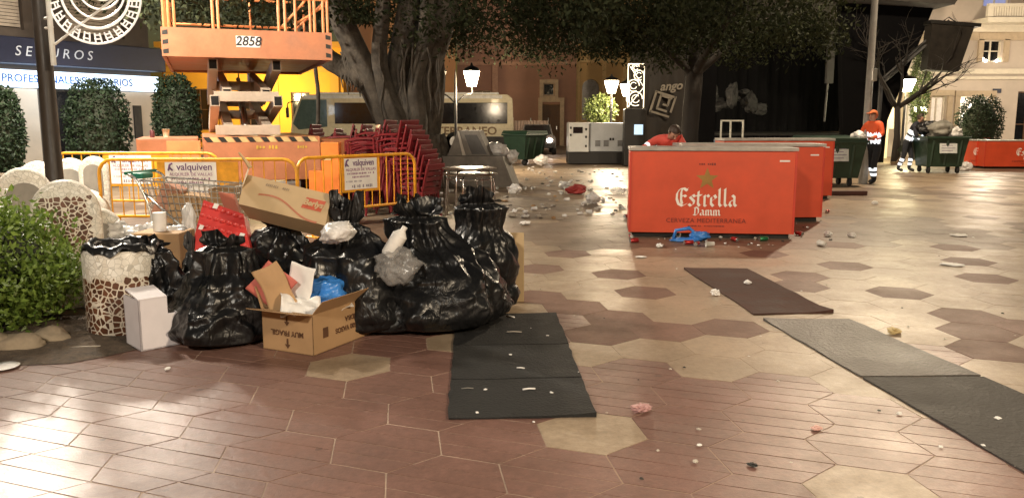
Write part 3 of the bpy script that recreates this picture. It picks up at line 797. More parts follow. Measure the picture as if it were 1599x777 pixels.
# second tree
tree = thing("ficus_tree", "smaller ficus with one slim straight trunk before the black stage", "tree", (0, 0, 0))
t0 = A(1078, 232, 23)
mb = MB(); p, r = smooth_path([(t0.x, 23, -.05), (t0.x - .03, 23, 1.2), (t0.x + .03, 23, 2.6), (t0.x + .1, 23, 4.5)], [.27, .24, .23, .2]); mb.tube(p, r, 14, nz=.12)
for dx, dy in ((1.8, .4), (-1.7, -.5), (.5, -1.8), (.3, 1.7)):
    p, r = smooth_path([(t0.x + .03, 23, 2.8), (t0.x + dx * .5, 23 + dy * .5, 3.5), (t0.x + dx * 1.4, 23 + dy * 1.4, 4.6)], [.15, .11, .05]); mb.tube(p, r, 8)
mb.build("trunk", bark_dk, tree, True)
cp = canopy_points(9, (4.0, 21.5), 4.1, 4.6, 3.0, 6.6, 250, 140, .45, .7)
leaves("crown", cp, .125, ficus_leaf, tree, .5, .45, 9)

def egg_points(seed, rx, rz, z0, n, pw=2.6, ry=None):
    rg = random.Random(seed); out = []; ry = ry or rx
    while len(out) < n:
        d = Vector((rg.gauss(0, 1), rg.gauss(0, 1), rg.gauss(0, 1))).normalized()
        k = (abs(d.x) ** pw + abs(d.y) ** pw + abs(d.z) ** pw) ** (-1 / pw)
        k *= (1 - .22 * rg.random() ** 2.0) * (1 + .12 * noise.noise(d * 3 + Vector((seed, 0, 0))) + .08 * noise.noise(d * 8 + Vector((seed, 3, 0))))
        out.append((d.x * k * rx, d.y * k * ry, z0 + rz + d.z * k * rz))
    return out
def topiary(label, u, vt, vb, y, wpx, seed):
    a, b2 = A(u, vt, y), A(u, vb, y); w = wpx * y / F / 2
    o = thing("topiary_bush", label, "bush", (a.x, y, 0), 0, "trimmed topiary bushes round the square")
    z0 = .35
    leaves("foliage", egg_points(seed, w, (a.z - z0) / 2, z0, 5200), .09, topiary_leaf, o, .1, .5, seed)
    mb = MB(); mb.tube([(0, 0, 0), (0, 0, .8)], .05, 8); mb.blob((0, 0, z0 + (a.z - z0) / 2), (w * .8, w * .8, (a.z - z0) * .41), 0, seed, .05, 2, 3); mb.build("stem", M("inner_twigs", (.02, .025, .012), .9), o)
    mb = MB(); mb.lathe([(w * .62, 0), (w * .8, .42), (w * .84, .42), (w * .84, .47), (w * .7, .47), (w * .7, .42), (0.01, .42)], 20); mb.build("pot", M("terracotta_grey", (.2, .16, .12), .8), o)
topiary("tall trimmed bush before the insurance office's lit sign", 148, 126, 255, 19.5, 86, 1)
topiary("slim trimmed bush between the insurance office and the yellow house", 272, 118, 255, 20.5, 64, 2)
topiary("trimmed bush cut off by the left edge of the photo", -6, 135, 255, 17.5, 62, 3)
topiary("egg shaped trimmed bush before the pale mansion and the farthest red counter", 1533, 151, 240, 30.5, 60, 4)
o = thing("planter_bush", "loose pale green bush showing above the white generator", "bush", (A(937, 200, 33).x, 33, 0))
leaves("foliage", [(p[0], p[1], p[2]) for p in egg_points(11, .62, .55, 1.45, 1500, 2)], .16, rnd_mat("lit_leaf", (.06, .09, .02), (.13, .16, .05), .5, translucent=.2), o, 0, .4, 11)
mb = MB(); mb.tube([(0, 0, 0), (0, 0, 2)], .06, 8); mb.build("stem", bark_dk, o)
# cypress by the right lamp
o = thing("cypress", "narrow dark cypress lit green by the street lamp beside it", "tree", (A(1432, 200, 33).x, 33, 0))
leaves("foliage", egg_points(12, .36, 1.45, 1.4, 4200, 2.2), .12, rnd_mat("cypress_leaf", (.03, .045, .012), (.075, .1, .025), .5, translucent=.15), o, -.3, .3, 12)
mb = MB(); mb.tube([(0, 0, 0), (0, 0, 2.6)], .07, 8); mb.build("trunk", bark_dk, o)
# bare tree
o = thing("bare_tree", "leafless young tree with thin twigs beside the workers", "tree", (0, 0, 0))
bt = G(1397, 255); rg = random.Random(21)
mb = MB()
def branch(p, d, L, r, depth):
    pts = [p]; n = 4
    for k in range(n):
        d = (d + Vector((rg.gauss(0, .13), rg.gauss(0, .13), rg.gauss(0, .08) + .04))).normalized(); pts.append(pts[-1] + d * L / n)
    mb.tube(pts, [r * (1 - .55 * k / n) for k in range(n + 1)], 6 if depth < 2 else 4)
    if depth < 4:
        for k in range(3 if depth else 5):
            q = pts[rg.randint(2, n)]
            e = (d + Vector((rg.gauss(0, .75), rg.gauss(0, .6), rg.gauss(.05, .45)))).normalized()
            branch(q, e, L * rg.uniform(.5, .8), r * .5, depth + 1)
mb.tube([bt, bt + Vector((.02, 0, 1)), bt + Vector((-.05, 0, 2.1))], [.16, .12, .11], 8)
for dx in (.8, -.5, 1.3, .1, -.9): branch(bt + Vector((-.05, 0, 2.0)), Vector((dx, rg.uniform(-.5, .5), .8)).normalized(), 1.7, .075, 1)
mb.build("trunk", bark_dk, o, True)
# foreground shrub
o = thing("garden_shrub", "bright green clipped shrub at the left edge beside the mosaic litter bin", "shrub", (-4.1, 6.0, 0))
pts = []
rg = random.Random(31)
for k in range(210):
    d = Vector((rg.gauss(0, 1), rg.gauss(0, 1), abs(rg.gauss(0, 1)) * 1.2 - .85)).normalized(); 
    c0 = Vector((d.x * .74, d.y * .55, max(.08, .44 + d.z * .5))) * rg.uniform(.88, 1.06)
    for _ in range(75):
        e = Vector((rg.gauss(0, .075), rg.gauss(0, .075), rg.gauss(0, .065))); pts.append(tuple(c0 + e))
leaves("foliage", pts, .052, bright_leaf, o, -.35, .5, 31)
mb = MB(); mb.blob((0, 0, .42), (.58, .42, .4), 0, 5, .1, 2, 3, 0)
for k in range(9): mb.tube([(rg.uniform(-.3, .3), rg.uniform(-.2, .2), 0), (rg.uniform(-.6, .6), rg.uniform(-.4, .4), .6)], .012, 5)
mb.build("stem", M("inner_twigs", (.02, .025, .012), .9), o)
mb = MB()
for (u, v, rx, ry, rz, sd) in ((25, 545, .2, .1, .09, 1), (78, 534, .14, .09, .08, 2), (-45, 548, .25, .12, .12, 3)):
    p = G(u, v)
    r0 = MB(); r0.blob((0, 0, rz * .3), (rx, ry, rz), 0, sd, .25, 1.3, 3, 0)
    ro = r0.build("rock", M("edging_rock", (.24, .19, .13), .85, var=.3, vs=6, bump=.6, bs=18), None, True, p)
    tag(ro, {1: "rounded beige edging rock under the green shrub, before the smaller rock", 2: "small edging rock between the green shrub and the mosaic bin", 3: "edging rock cut off by the left edge of the photo"}[sd], "rock", "edging rocks of the planting bed")
mb = MB(); n = 26; c0 = Vector((-3.5, 5.75)); ring = []
vs = [(c0.x, c0.y, .05)]
for k in range(n):
    a = 2 * math.pi * k / n; rr = 1 + .18 * noise.noise(Vector((math.cos(a) * 2, math.sin(a) * 2, 4)))
    vs.append((c0.x + math.cos(a) * 1.05 * rr, c0.y + math.sin(a) * .72 * rr, .004))
mb.add(vs, [(0, k + 1, (k + 1) % n + 1) for k in range(n)])
tag(mb.build("soil", M("bed_soil", (.09, .065, .045), .95, var=.5, vs=14, bump=1, bs=50)), kind='structure')

# ------------------------------------------------------------------ street lamps and poles
def street_lamp(label, x, y, zl, arms, watts, lit=(1,), col=WARM, glow=None, s=.24, pole_r=.045, group="lantern street lamps"):
    o = thing("street_lamp", label, "street lamp", (x, y, 0), 0, group)
    mb = MB(); mb.lathe([(.16, 0), (.16, .12), (.1, .2), (.1, .7), (pole_r * 1.3, .8), (pole_r, 1.0), (pole_r * .9, zl - .05), (.01, zl + .25)], 12); mb.build("post", black_metal, o, 'auto')
    for k, dx in enumerate(arms):
        if dx:
            mb = MB(); p, r = smooth_path([(0, 0, zl - .75), (dx * .55, 0, zl - .5), (dx, 0, zl - .45), (dx, 0, zl - .25)], [.025] * 4, 4); mb.tube(p, r, 6); mb.build("arm", black_metal, o, True)
        TL = Matrix.Translation((dx, 0, 0)); ln = MB(); ln.lathe([(s * .55, zl - .24), (s, zl + .18), (s * .98, zl + .2), (.01, zl + .2)], 12, 0, TL)
        gl = ln.build("lantern", (glow or lamp_glow) if k in lit else M("unlit_glass", (.3, .28, .25), .2, trans=.5), o, 'auto')
        cp = MB(); cp.lathe([(s * 1.08, zl + .2), (s * .8, zl + .3), (.05, zl + .36), (.02, zl + .45)], 12, 0, TL); cp.build("cap", black_metal, gl, 'auto')
        if k in lit: point("street_lamp_light", (x + dx, y - .02, zl - .45), watts, col, .22)
    return o
p = A(711, 120, 25)
street_lamp("double armed street lamp before the coach with its lantern on the pole's far side lit", p.x, 25, A(736, 122, 25).z, [-.5, (736 - 711) * 25 / F + .0], 420, (1,))
p = A(957, 135, 31); street_lamp("single lantern street lamp behind the white generator", p.x - .05, 31, p.z, [0], 380, (0,), s=.26)
p = A(1000, 140, 32); street_lamp("street lamp with two bright lanterns beside the dark banner", A(992, 140, 32).x, 32, p.z, [-.32, .32], 230, (0, 1), s=.26)
p = A(1415, 133, 31.5); street_lamp("street lamp with a wide glowing lantern beside the bare tree", p.x, 31.5, p.z, [0], 300, (0,), (1, .9, .55), lamp_glow_green, s=.34)
# dark post at the left with christmas ornament
p = G(92, 392); px, py = A(86, 285, 9.2).x, 9.2
o = thing("lamp_post", "dark tapering lamp post at the left carrying the round white ornament", "lamp post", (px, py, 0))
mb = MB(); mb.lathe([(.13, 0), (.13, .5), (.095, .6), (.085, 2), (.07, 4.6), (.02, 4.7)], 18); mb.build("post", M("dark_brown_paint", (.028, .021, .016), .5), o, 'auto')
mb = MB(); mb.lathe([(.16, 4.75), (.28, 5.1), (.28, 5.14), (.05, 5.3)], 16); mb.build("lantern", lamp_glow, o, 'auto')
oc = A(147, -6, 9.0)
o = thing("christmas_ornament", "round white rope light ornament with rings and blocks fixed to the dark post", "ornament", (oc.x, 9.0, oc.z))
rope = M("white_rope_light", (.85, .82, .78), .4, emit=.25, ecol=(1, .93, .85))  # tubes are unlit; slight emission stands in for lamplight on them
mb = MB(); Rr = 70 * 9 / F
def ring(cx, cz, r, w, a0=0, a1=360, n=40): mb.tube([(cx + r * math.cos(R(a0 + (a1 - a0) * k / n)), 0, cz + r * math.sin(R(a0 + (a1 - a0) * k / n))) for k in range(n + 1)], w, 6)
ring(0, 0, Rr, .012); ring(.01, .03, Rr * .74, .014)
for k, f in enumerate((.6, .47, .35, .24, .13)): ring(.03 + .03 * k, .06 + .035 * k, Rr * f, .011)
rg = random.Random(8)
for k in range(46):
    a = R(360 * k / 46); r0, r1 = Rr * .78, Rr * .97
    mb.tube([(r0 * math.cos(a), 0, r0 * math.sin(a)), (r1 * math.cos(a + .03), 0, r1 * math.sin(a + .03))], .009, 5)
for f in (.83, .9):
    for k in range(23): ring(0, 0, Rr * (f + rg.uniform(-.02, .02)), .008, 360 * k / 23, 360 * k / 23 + 9, 4)
mb.build("rope_light", rope, o)
mb = MB(); mb.tube([(-.46, 0, -.5), (.42, 0, .12)], .013, 6); mb.tube([(-.49, 0, -.72), (-.49, 0, .5)], .028, 8)
for z in (-.32, -.22, .2): mb.tube([(-.6, .1, z), (-.47, 0, z)], .015, 6)
mb.build("bracket", white_paint, o)
# tall grey pole
pp = A(1352, 215, 20.5); q = G(1353, 280)
o = thing("lighting_column", "tall plain grey steel column rising behind the worker in orange", "lighting column", (pp.x, 20.5, 0))
mb = MB(); mb.lathe([(.11, 0), (.11, .8), (.09, .85), (.06, 9)], 14); mb.build("pole", M("grey_paint", (.3, .29, .27), .5), o, 'auto')
mb = MB(); mb.box((.08, -.02, A(1360, 117, 20.5).z), (.14, .14, .3), bev=.02); mb.build("junction_box", steel, o)
mb = MB(); mb.tube([(0, 0, 8.9), (.3, -.1, 9.2), (.8, -.3, 9.25)], .04); mb.box((1.0, -.35, 9.22), (.5, .22, .1), bev=.02); mb.build("lamp_head", steel, o)
# lit arch ornament next to the banner
a0 = A(993, 133, 29)
o = thing("christmas_ornament", "tall lit wire ornament of white curls above the dark cabinet", "ornament", (a0.x, 29, 0))
wl = M("warm_rope_light", (1, .9, .7), .4, emit=1.6, ecol=(1, .83, .55))
mb = MB(); w = .28; z0, z1 = A(993, 168, 29).z, A(993, 100, 29).z
for x in (-w, w): mb.tube([(x, 0, z0), (x, 0, z1)], .014, 5)
mb.tube([(-w, 0, z1), (w, 0, z1)], .014, 5)
for cx, cz, r in ((0, .3, .24), (-.08, .75, .2), (.1, 1.1, .17), (-.02, 1.35, .13)): ring(cx, z0 + cz, r, .012, 0, 300, 20); ring(cx, z0 + cz, r * .55, .01, 40, 340, 14)
mb.tube([(-w, 0, z0), (w, 0, z0 + .7), (-w, 0, z1)], .012, 5)
mb.build("rope_light", wl, o)
mb = MB(); mb.box((-w, .02, z0 / 2), (.03, .03, z0)); mb.box((w, .02, z0 / 2), (.03, .03, z0)); mb.build("frame", black_metal, o)
c0 = A(992, 200, 28.3)
o = thing("control_cabinet", "dark cabinet with a small glowing screen beside the white generator", "cabinet", (c0.x, 28.6, 0))
mb = MB(); mb.box((0, 0, .98), (.72, .5, 1.95), bev=.03); mb.build("body", black_metal, o)
mb = MB(); mb.box((.12, -.255, 1.25), (.3, .02, .34)); mb.build("screen", M("cold_screen", (.3, .4, .5), .3, emit=.5, ecol=(.5, .75, 1)), o)

# ------------------------------------------------------------------ coach
cy = 42.0; x0, x1 = A(457, 188, cy).x, A(803, 188, cy).x; L_ = x1 - x0
bus = thing("coach", "cream and white coach parked behind the ficus and the lamp", "coach", (x0, cy, 0))
cream_b = M("cream_coach_paint", (.62, .55, .36), .3, var=.05, coat=.4)
prof = [(0, .35), (-.12, .9), (-.05, 1.5), (.45, 2.75), (.9, 2.85), (L_ - .35, 2.85), (L_ - .1, 2.65), (L_, .35)]
mb = MB(); mb.prism(prof, 0, 2.5, 'y'); mb.build("body", cream_b, bus)
mb = MB(); mb.box((L_ / 2, -.015, 2.73), (L_ - 1.2, .03, .16)); mb.box((L_ / 2 + .2, 1.25, 2.9), (L_ - 2, 2.3, .12)); mb.build("roof_band", white_paint, bus)
mb = MB(); mb.box((L_ / 2 + .9, -.02, 1.92), (L_ - 2.5, .04, 1.05), bev=.015); mb.build("side_window", glass_dark, bus)
mb = MB(); mb.prism([(.02, 1.4), (.5, 2.6), (1.75, 2.6), (1.75, 1.25), (.3, 1.1)], -.03, .02, 'y'); mb.build("door_window", M("greenish_glass", (.08, .12, .11), .15), bus)
mb = MB(); mb.prism([(-.1, 1.2), (-.03, 1.45), (.42, 2.62), (.46, 2.62), (.04, 1.2)], .15, 2.35, 'y'); mb.build("windscreen", glass_dark, bus)
mb = MB(); mb.box((L_ / 2, -.02, .48), (L_ - .4, .06, .55)); mb.build("skirt", black_metal, bus)
for x in (2.3, L_ - 3.0):
    mb = MB(); mb.lathe([(.01, -.13), (.47, -.13), (.5, -.08), (.5, .15), (.01, .15)], 24, 0, Matrix.Translation((x, .1, .5)) @ Matrix.Rotation(R(90), 4, 'X')); w_ = mb.build("wheel", dark_rubber, bus, 'auto')
    mb = MB(); mb.lathe([(.02, 0), (.26, 0), (.28, .03)], 20, 0, Matrix.Translation((x, -.06, .5)) @ Matrix.Rotation(R(90), 4, 'X')); mb.build("rim", steel, w_)
mb = MB(); mb.text("MEDITERRANEO", face_text(L_ - 3.1, -.012, 1.02), .56, bold=.014, sx=1.08); mb.build("lettering", M("brown_letters", (.2, .13, .07), .6), bus)
for y in (.3, 2.0):
    mb = MB(); mb.blob((-.1, y, .75), (.06, .2, .1), 0, 1, 0, sub=2); mb.build("headlight", M("clear_lens", (.6, .6, .6), .1), bus)
mb = MB(); p, r = smooth_path([(.35, 0, 2.5), (-.1, -.25, 2.45), (-.15, -.3, 2.2)], [.03] * 3, 3); mb.tube(p, r, 6); mb.box((-.16, -.3, 1.95), (.12, .22, .5), bev=.03); mb.build("mirror", black_metal, bus)

# car with lit headlights and hoarding
c0 = A(840, 240, 38)
car = thing("parked_car", "small car facing the square with both headlights lit", "car", (c0.x, 38, 0))
mb = MB(); mb.prism([(-.82, .3), (-.82, .78), (-.72, .88), (.72, .88), (.82, .78), (.82, .3)], 0, 3.9, 'y'); mb.prism([(-.74, .88), (-.6, 1.38), (.6, 1.38), (.74, .88)], .95, 3.5, 'y'); mb.build("body", M("dark_car_paint", (.06, .05, .045), .3, coat=.5), car)
mb = MB(); mb.prism([(-.66, .92), (-.56, 1.34), (.56, 1.34), (.66, .92)], .93, .96, 'y'); mb.build("windscreen", glass_dark, car)
for x in (-.53, .53):
    mb = MB(); mb.blob((x, -.03, .66), (.13, .06, .1), 0, 1, 0, sub=2); mb.build("headlight", M("headlight_glow", (1, .95, .9), .3, emit=22, ecol=(1, .86, .75)), car)
for x in (-.76, .76):
    for y in (.7, 3.1):
        mb = MB(); mb.lathe([(.02, -.1), (.3, -.1), (.32, -.06), (.32, .1), (.02, .1)], 18, 0, Matrix.Translation((x, y, .32)) @ Matrix.Rotation(R(90), 4, 'Y')); mb.build("wheel", dark_rubber, car, 'auto')
mb = MB(); mb.box((0, -.03, .42), (1.5, .08, .22), bev=.02); mb.build("bumper", black_metal, car)
h0, h1 = A(801, 230, 44), A(856, 230, 44)
fe = thing("site_fence", "pale corrugated hoarding between the coach's tail and the salmon doorway", "fence", (0, 44, 0))
mb = MB(); n = 44
vs = []
for k in range(n + 1):
    x = h0.x + (h1.x - h0.x) * k / n; y = .03 * (1 if k % 4 < 2 else -1); vs += [(x, y, .05), (x, y, 1.55)]
mb.add(vs, [(2 * k, 2 * k + 2, 2 * k + 3, 2 * k + 1) for k in range(n)]); mb.build("panel", M("pale_sheet", (.48, .36, .3), .6), fe)
for x in (h0.x, (h0.x + h1.x) / 2, h1.x):
    mb = MB(); mb.tube([(x, .06, 0), (x, .06, 1.7)], .03); mb.build("post", steel, fe)

# generator
g0, g1 = A(887, 255, 29.5), A(981, 255, 29.5); gw = g1.x - g0.x
gen = thing("generator", "white silenced diesel generator on a black base by the ochre house", "generator", (g0.x, 29.5, 0))
wg = M("white_enamel", (.52, .53, .52), .45, var=.06); gg = M("grey_enamel", (.36, .38, .4), .5, var=.08)
mb = MB(); mb.box((gw / 2, .55, .24), (gw, 1.1, .44), bev=.02); mb.build("base", black_metal, gen)
mb = MB(); mb.box((gw / 2 + .37, .55, .97), (gw - .74, 1.1, 1.02), bev=.03); mb.build("canopy", gg, gen)
mb = MB(); mb.box((.37, .5, .97), (.72, 1.2, 1.04), bev=.03); en = mb.build("control_end", wg, gen)
mb = MB(); mb.box((.33, -.11, 1.22), (.34, .03, .22), bev=.01); mb.build("control_window", glass_dark, en)
for x, z in ((.08, 1.3), (.08, 1.05), (.62, 1.25), (.62, .98), (.62, .66)):
    mb = MB(); mb.box((x, -.11, z), (.06, .03, .08)); mb.build("latch", black_metal, en)
for x in (1.05, 1.35, 1.85):
    mb = MB()
    for k in range(5): mb.box((x, -.012, .66 + k * .045), (.18, .03, .03))
    mb.build("vent", M("grey_grille", (.12, .12, .12), .6), gen)
mb = MB()
for x in (1.5, 1.6): mb.box((x, -.012, .9), (.06, .03, .09))
mb.build("latch", black_metal, gen)
# ------------------------------------------------------------------ scissor lift
random.seed(11)
c1, c2 = A(253, 86, 12.7), A(519, 93, 13.6)
ax = (c2.xy - c1.xy).normalized(); yaw = math.atan2(ax.y, ax.x); PW = (c2.xy - c1.xy).length
PL = 4.5; mid = (c1.xy + c2.xy) / 2 + Vector((-ax.y, ax.x)) * PL / 2
zb = c1.z
lift = thing("scissor_lift", "orange scissor lift raised on its arms with hazard stripes and a handwritten number", "scissor lift", (mid.x, mid.y, 0), yaw)
hw, hl = PW / 2, PL / 2
stripe = M("hazard_stripe", (.012, .012, .01), .5); stripe_y = M("hazard_pale", (.62, .45, .2), .5)
mb = MB(); mb.box((0, -hl + .02, zb + .2), (PW, .05, .43)); mb.box((0, hl - .02, zb + .2), (PW, .05, .43))
for sx in (-1, 1): mb.box((sx * (hw - .025), 0, zb + .2), (.05, PL - .1, .425))
mb.box((0, 0, zb + .06), (PW - .1, PL - .1, .06)); dk = mb.build("platform", orange_paint, lift)
mb = MB()
for sx in (-1, 1):
    for k in range(3): mb.add([(sx * (hw - .02) - .0, -hl - .008, zb + .02 + k * .14), (sx * (hw - .1), -hl - .008, zb - .02 + .05 + k * .14), (sx * (hw - .1), -hl - .008, zb + .1 + k * .14), (sx * (hw - .02), -hl - .008, zb + .08 + k * .14)], [(0, 1, 2, 3)])
mb.build("hazard_marking", stripe, dk)
mb = MB(); mb.box((-.02, -hl - .01, zb + .235), (.36, .01, .17)); pl = mb.build("number_plate", white_paper, dk)
mb = MB(); mb.text("2858", face_text(-.02, -hl - .017, zb + .235), .2, bold=.004, shear=.2, sx=.95); mb.build("lettering", black_ink, pl)
# guard rails
def rail(pts, r=.024): mb.tube(pts, r, 8)
mb = MB(); zt = zb + .43; z2, z3 = zt + .5, zt + 1.02
for y in (-hl + .06, hl - .06):
    for z in (z2, z3): rail([(-hw + .05, y, z), (hw - .05, y, z)])
for x in (-hw + .05, hw - .05):
    for z in (z2, z3): rail([(x, -hl + .06, z), (x, hl - .06, z)])
mb.build("guard_rail", orange_pale, lift)
for x, y in [(-hw + .05, -hl + .06), (-hw + .12, -hl + .06), (-hw + .2, -hl + .06), (-hw + .05, -1.5), (-hw + .05, -.6), (-hw + .05, .4), (-hw + .05, 1.4), (-hw + .05, hl - .06), (-.52, -hl + .06), (-.44, -hl + .06), (.46, -hl + .06), (.56, -hl + .06), (.72, -hl + .06), (.95, -hl + .06), (1.02, -hl + .06), (hw - .12, -hl + .06), (hw - .05, -hl + .06), (hw - .05, -.6), (hw - .05, .9), (hw - .05, hl - .06), (.3, hl - .06)]:
    mb = MB(); mb.tube([(x, y, zb + .1), (x, y, z3)], .022, 8); mb.build("rail_post", orange_pale, lift)
mb = MB(); rail([(.5, -hl + .1, zt + .05), (.95, -hl + .1, zt + .55)], .018); rail([(.7, -hl + .12, zt + .1), (1.2, -hl + .12, zt + .42)], .018); mb.build("folding_brace", orange_pale, lift)
# chassis
ct, cb_ = 1.3, .6
mb = MB(); mb.box((.14, -.05, (ct + cb_) / 2), (1.8, 4.3, ct - cb_), bev=.015); ch = mb.build("chassis", orange_paint, lift)
mb = MB()
for k in range(8):
    x = -.7 + k * .215; mb.add([(x, -2.207, ct - .085), (x + .09, -2.207, ct - .085), (x + .03, -2.207, ct - .005), (x - .06, -2.207, ct - .005)], [(0, 1, 2, 3)], 0)
    mb.add([(x + .095, -2.206, ct - .085), (x + .2, -2.206, ct - .085), (x + .14, -2.206, ct - .005), (x + .035, -2.206, ct - .005)], [(0, 1, 2, 3)], 1)
mb.build("hazard_marking", [stripe, stripe_y], ch)
mb = MB(); mb.smudge(face_text(.2, -2.21, ct - .17), .34, .06, 7); mb.smudge(face_text(.75, -2.21, ct - .17), .16, .05, 4); mb.build("lettering", M("yellow_letters", (.6, .4, .05), .6), ch)
mb = MB(); mb.box((-1.28, -1.2, .98), (.9, 1.7, .6), bev=.02); sb = mb.build("side_box", orange_paint, lift)
mb = MB(); mb.box((-1.05, -2.065, 1.02), (.5, .03, .44), bev=.01); mb.build("door", orange_pale, sb)
mb = MB(); mb.add([(-1.62, -2.06, .82), (-1.4, -2.06, .82), (-1.35, -2.06, .9), (-1.57, -2.06, .9)], [(0, 1, 2, 3)]); mb.build("hazard_marking", stripe, sb)
mb = MB(); mb.box((1.3, -.9, 1.0), (.55, 2.2, .5), bev=.02); mb.build("side_box", M("dark_orange_paint", (.3, .1, .03), .5), lift)
for x, y in ((-1.0, -1.5), (1.15, -1.5), (-1.0, 1.6), (1.15, 1.6)):
    mb = MB(); mb.lathe([(.02, -.17), (.4, -.17), (.46, -.1), (.46, .1), (.4, .17), (.02, .17)], 24, 0, Matrix.Translation((x, y, .46)) @ Matrix.Rotation(R(90), 4, 'Y')); wh = mb.build("wheel", dark_rubber, lift, 'auto')
    mb = MB(); mb.lathe([(.02, 0), (.22, 0), (.24, -.05)], 18, 0, Matrix.Translation((x + (-.18 if x < 0 else .18), y, .46)) @ Matrix.Rotation(R(90), 4, 'Y')); mb.build("rim", orange_paint, wh)
mb = MB(); mb.box((.1, -2.2, .5), (1.2, .1, .16), bev=.01); mb.box((-.3, -2.26, .48), (.28, .08, .14)); mb.box((.5, -2.26, .48), (.28, .08, .14)); mb.build("bumper", steel, lift)
# scissor arms: solid bars, black end plates painted for the shade inside open tubes
arm_m = M("grey_beige_steel", (.46, .38, .3), .5, var=.15); hollow = M("tube_end_shade", (.006, .005, .005), .9)
zA, zB, zC = ct + .1, (ct + zb) / 2, zb - .1
def arm(x, ya, za, yb, zb_, w=.18):
    d = Vector((0, yb - ya, zb_ - za)); Lr = d.length; T = Matrix.Translation((x, (ya + yb) / 2, (za + zb_) / 2)) @ Matrix.Rotation(math.atan2(d.z, d.y), 4, 'X')
    mb = MB(); mb.box((0, 0, 0), (w * .8, Lr, w), 0, T, bev=.01)
    mb.box((0, -Lr / 2 - .003, 0), (w * .62, .01, w * .78), 1, T); mb.box((0, Lr / 2 + .003, 0), (w * .62, .01, w * .78), 1, T)
    mb.build("scissor_arm", [arm_m, hollow], lift)
yn, yf = -1.95, 1.9
for x in (-.55, .42):
    arm(x, yn, zC, yf, zB + .04); arm(x, yn, zB - .05, yf, zA)
for x in (-.36, .24):
    arm(x, yn + .05, zB + .06, yf, zC); arm(x, yn + .05, zA, yf, zB)
for y, z in ((yn + .1, zB + .02), (yf - .1, zB), (0, (zB + zC) / 2), (0, (zA + zB) / 2), (yn + .1, zA)):
    mb = MB(); mb.box((-.06, y, z), (1.0, .16, .16), bev=.01); mb.build("cross_tube", arm_m, lift)
mb = MB(); mb.tube([(-.06, -.9, zA + .05), (-.06, .1, zB + .1)], .06, 12); mb.tube([(-.06, .1, zB + .1), (-.06, .8, zC - .1)], .04, 12); mb.build("hydraulic_ram", chrome, lift, True)
mb = MB()
for x in (-.1, .1): mb.prism([(-.12, zB + .1), (.02, zB + .1), (-.03, zC), (-.07, zC)], x + .0, x + .02, 'x')
mb.build("gusset", arm_m, lift)
# cup and can on the box of the lift
lw = lift.matrix_basis
def cup_mesh(mb, r=.04, h=.1, T=None): return mb.lathe([(r * .72, 0), (r, h), (r * 1.08, h), (r * .95, h - .004), (r * .68, .006), (.001, .006)], 16, 0, T, cap=False)
lp = Matrix.Translation((mid.x, mid.y, 0)) @ Matrix.Rotation(yaw, 4, 'Z')
mb = MB(); cup_mesh(mb, .055, .13); tag(mb.build("paper_cup", M("cup_white", (.75, .68, .5), .5), None, True, lp @ Vector((-1.3, -1.9, 1.29))), "white paper cup standing on the orange box of the lift", "cup")
mb = MB(); mb.lathe([(.03, 0), (.036, .01), (.036, .1), (.028, .115), (.001, .112)], 16); tag(mb.build("drink_can", M("purple_can", (.18, .06, .07), .35, .3), None, 'auto', lp @ Vector((-1.5, -1.9, 1.29))), "dark red can standing beside a cup on the orange box of the lift", "can")

